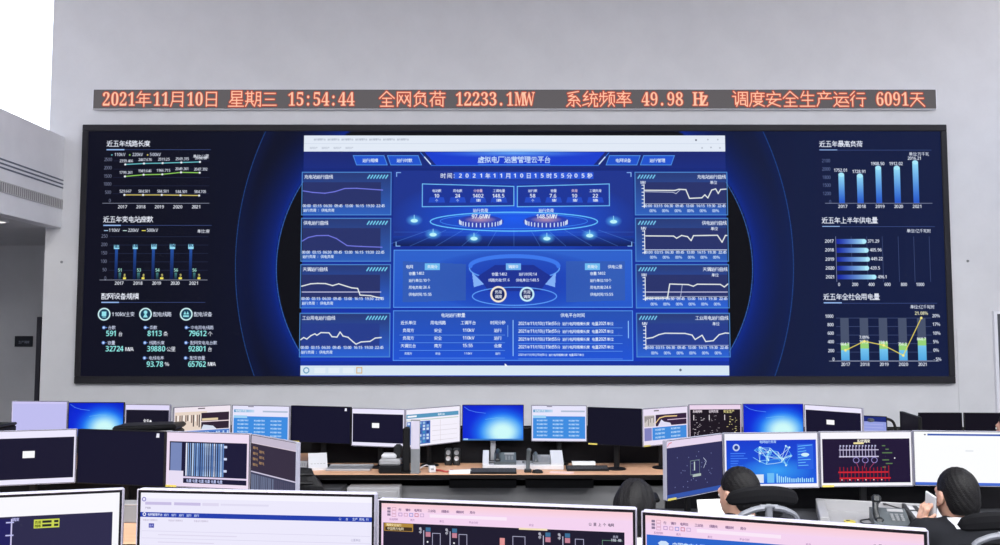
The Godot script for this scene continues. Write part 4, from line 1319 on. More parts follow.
# ------------------------------------------------------------------ the room
func build_room() -> void:
	struct("floor", boxed(-8.0, 7.4, -0.3, 0.0, -12.3, 6.4), "carpet")
	struct("ceiling", boxed(-8.0, 7.4, 7.0, 7.3, -12.3, 6.4), "ceiling_white")
	struct("wall_back", boxed(-8.0, 7.4, 0, 7.0, 6.1, 6.4), "wall_paint")
	# both long sides have a band of high windows
	for sd in [["right", 7.1, 7.4, 3], ["left", -8.0, -7.7, 2]]:
		var st := tool()
		for b in [[0.0, 4.2, -12.3, 6.1], [6.3, 7.0, -12.3, 6.1], [4.2, 6.3, -12.3, -9.6], [4.2, 6.3, -5.5, 6.1]]:
			cbox(st, at(Vector3((sd[1] + sd[2]) / 2, (b[0] + b[1]) / 2, (b[2] + b[3]) / 2)), Vector3(0.3, b[1] - b[0], b[3] - b[2]))
		struct("wall_" + sd[0], st, "wall_paint")
		var mid: float = (sd[1] + sd[2]) / 2
		var wf := struct("window_%d" % sd[3], boxed(mid - 0.05, mid + 0.05, 4.2, 4.26, -9.6, -5.5, 0.004), "frame_white")
		part("window_frame", boxed(mid - 0.05, mid + 0.05, 6.24, 6.3, -9.6, -5.5, 0.004), "frame_white", wf)
		for i in 4:
			part("window_frame", boxed(mid - 0.05, mid + 0.05, 4.26, 6.24, -9.6 + i * 1.3467, -9.54 + i * 1.3467, 0.004), "frame_white", wf)
		for i in 3:
			part("pane", boxed(mid - 0.005, mid + 0.005, 4.26, 6.24, -9.54 + i * 1.3467, -9.6 + (i + 1) * 1.3467), "glass", wf)
	var fr := struct("wall_front", boxed(-5.195, 7.1, 0, 7.0, -10.25, -10.0), "wall_paint")
	part("access_panel", boxed(5.175, 5.565, 0.02, 1.905, -10.001, -9.995, 0.002), "wall_paint", fr)
	for v in [spot(968, 261, 9.995), spot(61.5, 262, 9.995)]:
		var st := tool()
		lathe(st, Transform3D(Basis(Vector3.RIGHT, PI / 2), v), [Vector2(0, 0.006), Vector2(0.013, 0.004), Vector2(0.016, -0.004)], 10)
		part("screw_cap", st, "grey_plastic", fr)
	# gallery along the left side, open to the room above its parapet
	struct("floor_gallery", boxed(-7.7, -5.16, 3.059, 3.28, -12.0, 6.1), "wall_paint")
	var pa := struct("wall_parapet", boxed(-5.16, -5.013, 3.059, 4.113, -10.0, 6.1, 0.004), "parapet_paint")
	for y in [3.605, 3.562, 3.52]:
		part("groove_strip", boxed(-5.016, -5.008, y - 0.008, y + 0.008, -10.0, 6.1), "groove_blue", pa)
	part("vent_back", boxed(-5.018, -5.010, 3.278, 3.378, -9.998, 6.0), "vent_dark", pa)
	var lv := tool()
	for i in 400:
		cbox(lv, at(Vector3(-5.0085, 3.328, -9.97 + i * 0.04)), Vector3(0.004, 0.096, 0.022))
	var lo := part("vent_louvers", lv, "vent_grey", pa)
	lo.set_meta("kind", "stuff")
	part("vent_edge", boxed(-5.016, -5.004, 3.374, 3.384, -9.998, 6.0), "vent_grey", pa)
	part("vent_edge", boxed(-5.016, -5.004, 3.272, 3.282, -9.998, 6.0), "vent_grey", pa)
	struct("wall_recess", boxed(-7.7, -5.195, 0, 3.28, -12.3, -12.0), "wall_paint")
	# upper window at the far end of the gallery
	struct("wall_gallery_end", boxed(-5.195, -5.0, 0, 7.0, -12.3, -10.25), "wall_paint")
	struct("wall_gallery_side", boxed(-7.7, -7.4, 3.28, 7.0, -12.3, -12.0), "wall_paint")
	var wn := struct("window_1", boxed(-7.4, -5.195, 3.28, 3.4, -12.2, -12.06, 0.006), "frame_white")
	part("window_frame", boxed(-7.4, -7.1, 3.4, 7.0, -12.2, -12.06, 0.006), "frame_violet", wn)
	part("window_frame", boxed(-5.26, -5.195, 3.4, 7.0, -12.2, -12.06, 0.006), "frame_white", wn)
	part("pane", boxed(-7.1, -5.26, 3.4, 7.0, -12.135, -12.125), "glass", wn)
	# doors
	var d1 := struct("door_1", boxed(-5.415, -5.365, 0.01, 2.05, -11.2, -10.3, 0.004), "door_dark")
	part("handle", one_box(Vector3(-5.345, 1.02, -10.4), Vector3(0.03, 0.02, 0.13), 0.006), "silver", d1)
	var d2 := struct("door_2", boxed(5.625, 6.55, 0.01, 2.075, -10.0, -9.972, 0.004), "door_grey")
	part("frame", boxed(5.585, 5.625, 0, 2.11, -10.0, -9.96, 0.003), "frame_white", d2)
	part("frame", boxed(6.55, 6.59, 0, 2.11, -10.0, -9.96, 0.003), "frame_white", d2)
	part("frame", boxed(5.625, 6.55, 2.075, 2.11, -10.0, -9.96, 0.003), "frame_white", d2)
	part("handle", one_box(Vector3(6.44, 1.02, -9.95), Vector3(0.13, 0.02, 0.03), 0.006), "silver", d2)
	# room sign in the recess
	var sheet := Sheet.new(Vector2(24, 14), 12, rgb(34, 36, 48))
	sheet.text("生产调度", 5.0, 8.0, 3.6, rgb(140, 146, 164))
	sheet.rect(1.5, 5.2, 22.5, 5.4, rgb(56, 58, 74))
	var m := mat("room_sign_print", Color.WHITE, 0.5)
	m.albedo_texture = sheet.texture()
	var sg := thing("room_sign", "small dark plate with pale lettering on the recessed grey wall", "sign", Vector3(-6.47, 1.75, -11.999))
	part("plate", one_box(Vector3(0, 0, 0.006), Vector3(0.245, 0.145, 0.012), 0.003), "sign_navy", sg)
	part("print", picture(0.235, 0.137, 0.0125), "room_sign_print", sg)
	# recessed downlights under the gallery
	for i in 3:
		var p := Vector3(-5.42, 3.059, -9.42 + i * 2.6)
		var o := thing("downlight", ["round recessed downlight glowing under the gallery at left edge", "round recessed downlight nearer under the gallery", "round recessed downlight nearest under the gallery"][i], "lamp", p, 0.0, "downlights under the gallery")
		var rim := tool()
		lathe(rim, at(Vector3(0, 0, 0)), [Vector2(0.085, 0.0), Vector2(0.085, -0.008), Vector2(0.112, -0.006), Vector2(0.115, 0.0)], 24)
		part("rim", rim, "frame_white", o)
		var disc := tool()
		lathe(disc, at(Vector3(0, 0, 0)), [Vector2(0, -0.004), Vector2(0.085, -0.003)], 24)
		part("lamp_disc", disc, "downlight_glow", o)


func build_lamps() -> void:
	for iz in 3:
		for ix in 3:
			var p := Vector3(-3.0 + ix * 4.0, 6.05, -2.0 + iz * 3.2)
			var o := thing("ceiling_panel_light", "flat white ceiling light panel, row %s from the front, %s" % [["first", "second", "third", "fourth"][iz], ["left", "middle", "right"][ix]], "lamp", p, 0.0, "ceiling light panels")
			var st := tool()
			for sx in [-1, 1]:
				cbox(st, at(Vector3(sx * 0.78, -0.015, 0)), Vector3(0.04, 0.05, 1.24), 0.004)
				cbox(st, at(Vector3(0, -0.015, sx * 0.6)), Vector3(1.52, 0.05, 0.04), 0.004)
			part("frame", st, "frame_white", o)
			for sx in [-1, 1]:
				part("suspension_rod", one_box(Vector3(sx * 0.7, 0.475, 0), Vector3(0.012, 0.95, 0.012)), "silver", o)
			part("backplate", one_box(Vector3(0, 0.018, 0), Vector3(1.6, 0.012, 1.24), 0.003), "frame_white", o)
			part("diffuser", one_box(Vector3(0, 0.0, 0), Vector3(1.52, 0.02, 1.16)), "panel_glow", o)


# ------------------------------------------------------------------ desks and what stands on them
func desk(label: String, x0: float, x1: float, zf: float, zb: float, wood: bool, back_top: float, trays := [], cut := Vector2.ZERO) -> Node3D:
	var c := Vector3((x0 + x1) / 2, 0, -(zf + zb) / 2)
	var o := thing("control_desk", label, "desk", c)
	var w := x1 - x0
	var d := zb - zf
	part("worktop", one_box(Vector3(0, 0.737, 0), Vector3(w, 0.026, d), 0.003), "wood" if wood else "dark_grey", o)
	part("front_edge", one_box(Vector3(0, 0.733, d / 2 + 0.004), Vector3(w, 0.03, 0.008), 0.002), "desk_edge", o)
	part("apron", one_box(Vector3(0, 0.708, d / 2 - 0.1), Vector3(w, 0.03, 0.02)), "desk_panel", o)
	part("modesty_panel", one_box(Vector3(0, 0.33, d / 2 - 0.13), Vector3(w - 0.08, 0.62, 0.02)), "desk_panel", o)
	for sx in [-1, 1]:
		part("end_panel", one_box(Vector3(sx * (w / 2 - 0.02), 0.362, -0.02), Vector3(0.035, 0.722, d - 0.1), 0.003), "dark_grey", o)
	var bp := thing("desk_divider", "low black partition behind the " + label, "partition", Vector3(c.x + (cut.x - cut.y) / 2, 0, -zb - 0.05))
	part("panel", one_box(Vector3(0, back_top / 2 - 0.01, 0), Vector3(w - cut.x - cut.y, back_top - 0.02, 0.034), 0.002), "partition_black", bp)
	part("cap_rail", one_box(Vector3(0, back_top - 0.008, 0), Vector3(w - cut.x - cut.y, 0.016, 0.038), 0.003), "black_plastic", bp)
	for t in trays:
		var k := part("keyboard_tray", one_box(Vector3((t[0] + t[1]) / 2 - c.x, 0.678, d / 2 - 0.06), Vector3(t[1] - t[0], 0.062, 0.1), 0.006), "tray_black", o)
		part("tray_lip", one_box(Vector3((t[0] + t[1]) / 2 - c.x, 0.652, d / 2 - 0.006), Vector3(t[1] - t[0], 0.012, 0.012), 0.003), "tray_black", k)
	return o


func phone(label: String, where: Vector3, turn: float, body: String, hand: String, big := 1.0, standing := false) -> void:
	var o := thing("desk_telephone", label, "telephone", where, turn, "desk telephones")
	var side := PackedVector2Array([Vector2(-0.1, 0), Vector2(0.1, 0), Vector2(0.1, 0.075), Vector2(0.085, 0.08), Vector2(-0.1, 0.022)])
	var st := tool()
	prism(st, Transform3D(Basis(Vector3.UP, PI / 2).scaled(Vector3.ONE * big), Vector3.ZERO), side, 0.19)
	part("base", st, body, o)
	var tilt := 0.30
	var face := Transform3D(Basis(Vector3.RIGHT, tilt), Vector3(0.03, 0.0535, 0) * big)
	var keys := tool()
	for r in 4:
		for c in 3:
			cbox(keys, face * at(Vector3(-0.02 + c * 0.026, 0.003, -0.005 + r * 0.021) * big), Vector3(0.018, 0.006, 0.013) * big, 0.002)
	part("keypad", keys, "grey_plastic", o)
	part("display", one_box(face * (Vector3(0.006, 0.003, -0.055) * big), Vector3(0.085, 0.004, 0.03) * big, 0.001, 0, tilt), "light_grey", o)
	var hs := tool()
	if standing:
		tube(hs, curve([Vector3(-0.07, 0.02, 0.06) * big, Vector3(-0.078, 0.08, 0.02) * big, Vector3(-0.07, 0.14, -0.02) * big]), 0.017 * big, 10)
		cbox(hs, at(Vector3(-0.068, 0.14, -0.01) * big, 0, -0.4), Vector3(0.05, 0.05, 0.04) * big, 0.012)
		cbox(hs, at(Vector3(-0.066, 0.025, 0.06) * big, 0, -0.4), Vector3(0.05, 0.05, 0.04) * big, 0.012)
	else:
		var a := Transform3D(Basis(Vector3.RIGHT, tilt), Vector3(-0.064, 0.07, 0) * big)
		tube(hs, curve([a * (Vector3(0, 0.0, -0.085) * big), a * (Vector3(0, 0.022, -0.04) * big), a * (Vector3(0, 0.022, 0.04) * big), a * (Vector3(0, 0.0, 0.085) * big)]), 0.016 * big, 10)
		for s in [-1, 1]:
			cbox(hs, a * at(Vector3(0, -0.006, s * 0.083) * big), Vector3(0.05, 0.03, 0.045) * big, 0.01)
	part("handset", hs, hand, o)
	var cord := tool()
	tube(cord, curve([Vector3(-0.09, 0.02, 0.08) * big, Vector3(-0.14, 0.008, 0.05), Vector3(-0.15, 0.006, -0.05), Vector3(-0.08, 0.01, -0.1) * big]), 0.004, 6)
	part("cord", cord, hand, o)


func keyboard(label: String, where: Vector3, turn: float, wide := 0.44, m := "black_plastic") -> Node3D:
	var o := thing("keyboard", label, "keyboard", where, turn, "keyboards on the far desk")
	var st := tool()
	prism(st, Transform3D(Basis(Vector3.UP, PI / 2), Vector3.ZERO), PackedVector2Array([Vector2(-0.07, 0), Vector2(0.07, 0), Vector2(0.07, 0.026), Vector2(-0.07, 0.014)]), wide)
	part("body", st, m, o)
	var k := tool()
	for r in 5:
		for c in 15:
			cbox(k, at(Vector3((c - 7) * wide / 15.6, 0.02 + (2 - r) * 0.0022, -0.048 + r * 0.024), 0, 0.086), Vector3(wide / 18.0, 0.008, 0.018), 0.002)
	var q := part("keys", k, "dark_grey", o)
	q.set_meta("kind", "stuff")
	return o


func on_far(px: float, z: float) -> Vector3:
	return Vector3((px - 500.0) * z / FOCAL, 0.75, -z)


func build_desks() -> void:
	desk("far wood-topped control desk in the middle with black keyboard trays", -1.62, 1.6, 7.0, 7.62, true, 1.06, [[-0.40, 0.13], [0.2, 0.735]])
	desk("far control desk at left under the leftmost lit monitors", -4.75, -1.66, 7.0, 8.25, true, 1.0)
	desk("far control desk at right under the switched-off black monitors", 1.64, 5.0, 7.0, 8.1, true, 1.0)
	desk("middle-row control desk at left under the black screen monitor", -3.3, -1.15, 4.72, 5.85, true, 0.955, [], Vector2(0, 0.28))
	desk("middle-row control desk at right under the bright grid map", 0.95, 3.7, 4.72, 5.65, false, 0.955, [], Vector2(0.12, 0))
	var nd := thing("operator_desk", "near operator desk under the four closest monitors", "desk", Vector3(-0.3, 0, -2.1))
	var arc := PackedVector2Array()
	for q in [[-1.35, 0.2], [-0.6, 0.42], [0.3, 0.35], [1.25, 0.0], [1.2, -0.75], [0.3, -0.5], [-0.6, -0.45], [-1.35, -0.65]]:
		arc.append(Vector2(q[0], q[1]))
	var tp := tool()
	prism(tp, Transform3D(Basis(Vector3.RIGHT, -PI / 2), Vector3(0, 0.765, 0)), arc, 0.03)
	part("worktop", tp, "wood", nd)
	for v in [Vector3(-1.25, 0.375, -0.05), Vector3(-1.25, 0.375, 0.45), Vector3(1.1, 0.375, 0.1), Vector3(1.1, 0.375, 0.62), Vector3(-0.2, 0.375, -0.28), Vector3(-0.2, 0.375, 0.38)]:
		part("leg", one_box(v, Vector3(0.06, 0.75, 0.06), 0.006), "dark_grey", nd)
	# under the far desk
	var pc := thing("pedestal_cabinet", "light grey pedestal cabinet under the left half of the wood desk", "cabinet", Vector3(-0.985, 0, -7.02))
	part("body", one_box(Vector3(0, 0.33, 0), Vector3(0.41, 0.66, 0.18), 0.006), "light_grey", pc)
	for i in 3:
		var dr := part("drawer", one_box(Vector3(0, 0.12 + i * 0.21, 0.096), Vector3(0.38, 0.19, 0.014), 0.004), "light_grey", pc)
		part("handle", one_box(Vector3(0, 0.17 + i * 0.21, 0.109), Vector3(0.12, 0.012, 0.014), 0.003), "silver", dr)
	var bx := thing("storage_box", "mid grey storage box beside the pedestal cabinet under the desk", "box", Vector3(-1.33, 0, -7.02))
	part("body", one_box(Vector3(0, 0.32, 0), Vector3(0.22, 0.64, 0.2), 0.006), "desk_panel", bx)
	part("lid", one_box(Vector3(0, 0.65, 0), Vector3(0.225, 0.02, 0.205), 0.004), "dark_grey", bx)
	# --- things on the far middle desk, left to right
	phone("grey desk telephone left of the white sloped console", on_far(302.5, 7.34), 0.15, "light_grey", "phone_grey", 0.62)
	var c1 := thing("telephone_console", "white sloped console with buttons, beside the black chair", "console", on_far(320, 7.3), 0.25)
	var wedge := PackedVector2Array([Vector2(-0.09, 0), Vector2(0.09, 0), Vector2(0.09, 0.11), Vector2(0.06, 0.12), Vector2(-0.09, 0.02)])
	var st := tool()
	prism(st, Transform3D(Basis(Vector3.UP, PI / 2), Vector3.ZERO), wedge, 0.15)
	part("body", st, "white_plastic", c1)
	st = tool()
	for r in 5:
		for c in 5:
			cbox(st, at(Vector3(-0.05 + c * 0.025, 0.047 + r * 0.0165, 0.045 - r * 0.026), 0, 0.58), Vector3(0.017, 0.005, 0.016), 0.001)
	part("buttons", st, "light_grey", c1)
	var tb := thing("flat_panel_tray", "flat silver panel lying on the wood desk, left part", "tray", on_far(352, 7.28))
	part("slab", one_box(Vector3(0, 0.009, 0), Vector3(0.36, 0.018, 0.22), 0.004), "silver", tb)
	part("rim", one_box(Vector3(0, 0.021, -0.1), Vector3(0.36, 0.008, 0.02), 0.002), "light_grey", tb)
	var lp := thing("label_printer", "black and white label printer left of the tall black column", "printer", on_far(393, 7.11))
	part("base", one_box(Vector3(0, 0.03, 0), Vector3(0.19, 0.06, 0.16), 0.01), "black_plastic", lp)
	part("body", one_box(Vector3(-0.01, 0.085, -0.01), Vector3(0.17, 0.05, 0.14), 0.012), "light_grey", lp)
	part("lid", one_box(Vector3(-0.02, 0.128, -0.02), Vector3(0.12, 0.04, 0.1), 0.012), "white_plastic", lp)
	part("paper_holder", one_box(Vector3(0.05, 0.165, -0.02), Vector3(0.07, 0.11, 0.06), 0.02), "phone_black", lp)
	var cl := thing("column_speaker", "tall slim black column standing on the wood desk", "speaker", on_far(407.5, 7.07))
	part("foot", one_box(Vector3(0, 0.008, 0), Vector3(0.075, 0.016, 0.09), 0.004), "black_plastic", cl)
	part("column", one_box(Vector3(0, 0.186, 0), Vector3(0.055, 0.342, 0.05), 0.008), "black_plastic", cl)
	part("cap", one_box(Vector3(0.004, 0.352, 0), Vector3(0.04, 0.024, 0.05), 0.006), "phone_black", cl)
	var bd := thing("upright_panel", "upright grey panel with pale lilac sheet, right of the black column", "panel", on_far(416.3, 7.07), -0.1)
	part("foot", one_box(Vector3(0, 0.006, 0), Vector3(0.078, 0.012, 0.09), 0.003), "grey_plastic", bd)
	part("board", one_box(Vector3(0, 0.215, 0), Vector3(0.074, 0.41, 0.014), 0.003), "grey_plastic", bd)
	part("sheet", one_box(Vector3(0, 0.3, 0.0085), Vector3(0.07, 0.22, 0.002)), "paper_lilac", bd)
	var cb := thing("cable", "white looped cable lying beside the small white cube", "cable", on_far(424, 7.2))
	st = tool()
	tube(st, curve([Vector3(-0.08, 0.006, 0.05), Vector3(-0.02, 0.02, -0.03), Vector3(0.03, 0.035, -0.06), Vector3(0.08, 0.006, 0.03)]), 0.005, 6)
	part("wire", st, "white_plastic", cb)
	st = tool()
	cbox(st, at(Vector3(-0.08, 0.01, 0.05), 0.5), Vector3(0.03, 0.018, 0.02), 0.004)
	part("plug", st, "white_plastic", cb)
	var cu := thing("adapter_cube", "small white cube adapter on the wood desk", "adapter", on_far(433, 7.1), 0.2)
	part("body", one_box(Vector3(0, 0.027, 0), Vector3(0.055, 0.054, 0.055), 0.008), "white_plastic", cu)
	part("socket", one_box(Vector3(0, 0.03, 0.0285), Vector3(0.022, 0.014, 0.002)), "grey_plastic", cu)
	var rc := thing("red_cable", "short red cable lying between white cube and papers", "cable", on_far(443, 7.13))
	st = tool()
	tube(st, curve([Vector3(-0.06, 0.006, -0.05), Vector3(-0.02, 0.012, -0.01), Vector3(0.03, 0.006, 0.02), Vector3(0.07, 0.008, 0.0)]), 0.007, 6)
	part("wire", st, "red_cable", rc)
	st = tool()
	cbox(st, at(Vector3(0.075, 0.01, 0.0)), Vector3(0.03, 0.018, 0.02), 0.004)
	part("plug", st, "red_cable", rc)
	for i in 2:
		var sp := thing("desk_speaker", ["small black speaker with silver cone, left of the pair", "small black speaker with silver cone, right of the pair"][i], "speaker", on_far(449 + i * 8.2, 7.5), 0, "pair of small desk speakers")
		part("cabinet", one_box(Vector3(0, 0.07, 0), Vector3(0.062, 0.14, 0.07), 0.01), "phone_black", sp)
		for j in 2:
			st = tool()
			lathe(st, Transform3D(Basis(Vector3.RIGHT, PI / 2), Vector3(0, 0.06 + j * 0.048, 0.035)), [Vector2(0.02, 0.0), Vector2(0.02, 0.004), Vector2(0.006, 0.001), Vector2(0, 0.004)], 14)
			part("cone", st, ["silver", "grey_plastic"][j], sp)
	var pp := thing("paper_stack", "white papers lying at the front of the wood desk", "papers", on_far(460.5, 7.06), 0.1)
	for i in 4:
		part("sheet", one_box(Vector3(0.003 * i, 0.003 + i * 0.005, -0.01 * i), Vector3(0.18, 0.004, 0.07), 0.0, 0.05 * i), "paper", pp)
	keyboard("black keyboard in front of the white telephone rack", on_far(493.5, 7.09), 0.0, 0.365)
	# telephone rack: white base with two telephones and a handset on a stand
	var rk := thing("telephone_rack", "long white rack holding the central telephones", "rack", on_far(522.5, 7.36))
	part("base", one_box(Vector3(0, 0.02, 0), Vector3(0.66, 0.04, 0.26), 0.006), "white_plastic", rk)
	for sx in [-1, 1]:
		st = tool()
		prism(st, Transform3D(Basis(Vector3.UP, PI / 2), Vector3(sx * (0.28 if sx > 0 else 0.305), 0.04, 0)), PackedVector2Array([Vector2(-0.12, 0), Vector2(0.12, 0), Vector2(0.12, 0.085), Vector2(0.09, 0.09), Vector2(-0.12, 0.01)]), 0.1 if sx > 0 else 0.05)
		part("side", st, "white_plastic", rk)
	phone("dark grey telephone with keypad on the left of the white rack", on_far(505, 7.34) + Vector3(0, 0.04, 0), 0.0, "phone_grey", "phone_black", 0.95)
	phone("grey telephone on the right of the white rack", on_far(541, 7.34) + Vector3(0, 0.04, 0), 0.0, "grey_plastic", "phone_grey", 0.75)
	var hs := thing("handset_stand", "upright grey handset on a black foot between the two telephones", "handset", on_far(527.5, 7.12))
	part("foot", one_box(Vector3(0, 0.012, 0), Vector3(0.06, 0.024, 0.07), 0.006), "phone_black", hs)
	st = tool()
	tube(st, curve([Vector3(0, 0.02, 0), Vector3(0.003, 0.09, -0.01), Vector3(0.008, 0.165, 0.0)]), 0.016, 10)
	cbox(st, at(Vector3(0.01, 0.172, 0.004)), Vector3(0.036, 0.034, 0.036), 0.01)
	part("handset", st, "phone_grey", hs)
	var ms := thing("computer_mouse", "small black mouse in front of the white rack", "mouse", on_far(537, 7.08))
	st = tool()
	lathe(st, Transform3D(Basis().scaled(Vector3(1.25, 1, 0.9)), Vector3.ZERO), [Vector2(0.034, 0), Vector2(0.036, 0.008), Vector2(0.028, 0.022), Vector2(0.012, 0.028), Vector2(0, 0.029)], 16)
	part("shell", st, "black_plastic", ms)
	part("wheel", one_box(Vector3(0.0, 0.028, -0.012), Vector3(0.006, 0.006, 0.014), 0.002), "silver", ms)
	var p2 := thing("loose_sheet", "pink-white loose sheet at the desk edge right of the mouse", "paper", on_far(561, 7.08), -0.2)
	part("sheet", one_box(Vector3(0, 0.003, 0), Vector3(0.19, 0.004, 0.08)), "paper_pink", p2)
	keyboard("black keyboard with white papers on it, right part of the wood desk", on_far(586, 7.24), 0.0, 0.34)
	var p3 := thing("paper_pad", "white paper pad resting on the right-hand black keyboard", "papers", on_far(582.5, 7.3) + Vector3(0, 0.03, 0))
	part("pad", one_box(Vector3(0, 0.012, 0), Vector3(0.19, 0.024, 0.06), 0.003), "paper", p3)
	part("cover", one_box(Vector3(0, 0.026, 0), Vector3(0.19, 0.003, 0.06)), "paper", p3)
	# printer on the left far desk
	var pr := thing("office_printer", "black office printer with pale front tray, in front of the chart monitor", "printer", on_far(152, 7.2), 0.05)
	part("body", one_box(Vector3(0, 0.17, 0), Vector3(0.5, 0.33, 0.3), 0.02), "black_plastic", pr)
	part("lid", one_box(Vector3(0.01, 0.353, -0.01), Vector3(0.5, 0.045, 0.3), 0.016, 0, 0, 0.03), "black_plastic", pr)
	part("control_panel", one_box(Vector3(0.12, 0.31, 0.152), Vector3(0.24, 0.045, 0.012), 0.003, 0, 0, 0.04), "light_grey", pr)
	part("paper_tray", one_box(Vector3(0, 0.07, 0.17), Vector3(0.4, 0.05, 0.06), 0.008), "dark_grey", pr)
	var eq := thing("equipment_case", "black equipment case at the left edge beside the lavender screen", "case", on_far(-8, 7.5))
	part("body", one_box(Vector3(0, 0.16, 0), Vector3(0.34, 0.32, 0.3), 0.012), "black_plastic", eq)
	part("lid", one_box(Vector3(0, 0.333, 0), Vector3(0.345, 0.024, 0.305), 0.008), "phone_black", eq)
	var ca := thing("document_camera", "black document camera arm standing beside the small violet screen", "camera", on_far(893.5, 7.42))
	part("foot", one_box(Vector3(0, 0.012, 0), Vector3(0.12, 0.024, 0.12), 0.006), "black_plastic", ca)
	part("body", one_box(Vector3(0, 0.15, -0.02), Vector3(0.09, 0.26, 0.05), 0.012), "black_plastic", ca)
	st = tool()
	tube(st, curve([Vector3(0, 0.27, -0.02), Vector3(-0.03, 0.37, -0.02), Vector3(-0.14, 0.4, 0.0), Vector3(-0.22, 0.39, 0.02)]), 0.012, 8)
	part("arm", st, "phone_black", ca)
	part("head", one_box(Vector3(-0.22, 0.385, 0.02), Vector3(0.07, 0.03, 0.05), 0.008, 0.2), "phone_grey", ca)
	# --- things on the right middle desk
	var tr := thing("desk_tray_console", "light grey open console tray holding the black telephone", "tray", Vector3(2.24, 0.75, -5.2), -0.3)
	part("floor_plate", one_box(Vector3(0, 0.006, 0), Vector3(0.74, 0.012, 0.54), 0.002), "light_grey", tr)
	part("side_wall", one_box(Vector3(-0.345, 0.035, 0), Vector3(0.05, 0.07, 0.54), 0.004), "light_grey", tr)
	part("side_wall", one_box(Vector3(0.362, 0.035, 0), Vector3(0.016, 0.07, 0.54), 0.004), "light_grey", tr)
	part("back_wall", one_box(Vector3(0, 0.04, -0.26), Vector3(0.74, 0.08, 0.02), 0.004), "light_grey", tr)
	part("front_wall", one_box(Vector3(0, 0.02, 0.262), Vector3(0.74, 0.04, 0.016), 0.004), "light_grey", tr)
	part("cover_plate", one_box(Vector3(0.245, 0.06, 0), Vector3(0.21, 0.012, 0.5), 0.003), "white_plastic", tr)
	part("divider", one_box(Vector3(0.13, 0.045, 0.0), Vector3(0.02, 0.07, 0.5), 0.003), "dark_grey", tr)
	part("divider", one_box(Vector3(0.19, 0.068, 0.0), Vector3(0.025, 0.006, 0.5), 0.002), "dark_grey", tr)
	phone("black telephone with upright handset in the grey console tray", Vector3(2.23, 0.762, -5.12), -0.25, "phone_grey", "phone_black", 1.0, true)
	var wb := thing("white_board_card", "bright white card standing behind the seated man's ear", "card", Vector3(1.235, 0.75, -5.15), 0.2)
	part("card", one_box(Vector3(0, 0.075, 0), Vector3(0.2, 0.15, 0.006), 0.002, 0, -0.25), "paper", wb)
	part("prop", one_box(Vector3(0, 0.055, -0.04), Vector3(0.05, 0.11, 0.004), 0.0, 0, 0.3), "paper", wb)
	var yb := thing("rubber_band_roll", "small yellow roll lying in the grey console tray", "roll", Vector3(2.0, 0.762, -5.12))
	st = tool()
	lathe(st, at(Vector3.ZERO), [Vector2(0.02, 0), Vector2(0.032, 0), Vector2(0.032, 0.022), Vector2(0.02, 0.022), Vector2(0.02, 0)], 16)
	part("roll", st, "yellow_rubber", yb)
	part("tag", one_box(Vector3(-0.01, 0.024, 0.0), Vector3(0.02, 0.003, 0.016), 0.001), "phone_black", yb)
	var wx := thing("white_case", "white flat case with dark slot on the desk at right edge", "case", Vector3(2.77, 0.75, -5.02), -0.4)
	part("body", one_box(Vector3(0, 0.035, 0), Vector3(0.24, 0.07, 0.3), 0.014), "white_plastic", wx)
	part("slot", one_box(Vector3(-0.03, 0.0705, -0.06), Vector3(0.09, 0.003, 0.04), 0.001), "dark_grey", wx)
	var wc := thing("desk_cable", "thin dark cable crossing the white cover of the console tray", "cable", Vector3(2.43, 0.819, -5.2), -0.3)
	st = tool()
	tube(st, curve([Vector3(-0.16, 0.002, -0.2), Vector3(-0.06, 0.004, -0.02), Vector3(0.05, 0.004, -0.06), Vector3(0.14, 0.002, -0.18)]), 0.004, 6)
	part("wire", st, "dark_grey", wc)
	st = tool()
	cbox(st, at(Vector3(-0.16, 0.002, -0.2), 0.4), Vector3(0.018, 0.01, 0.03), 0.002)
	part("plug", st, "dark_grey", wc)
	# box and file on the left middle desk, seen between two near monitors
	var gb := thing("grey_file_box", "grey file box on the left middle desk, between two near monitors", "box", Vector3(-2.18, 0.75, -5.28))
	part("body", one_box(Vector3(0, 0.05, 0), Vector3(0.3, 0.1, 0.12), 0.005), "grey_plastic", gb)
	part("lid", one_box(Vector3(0, 0.105, 0), Vector3(0.305, 0.012, 0.125), 0.003), "light_grey", gb)


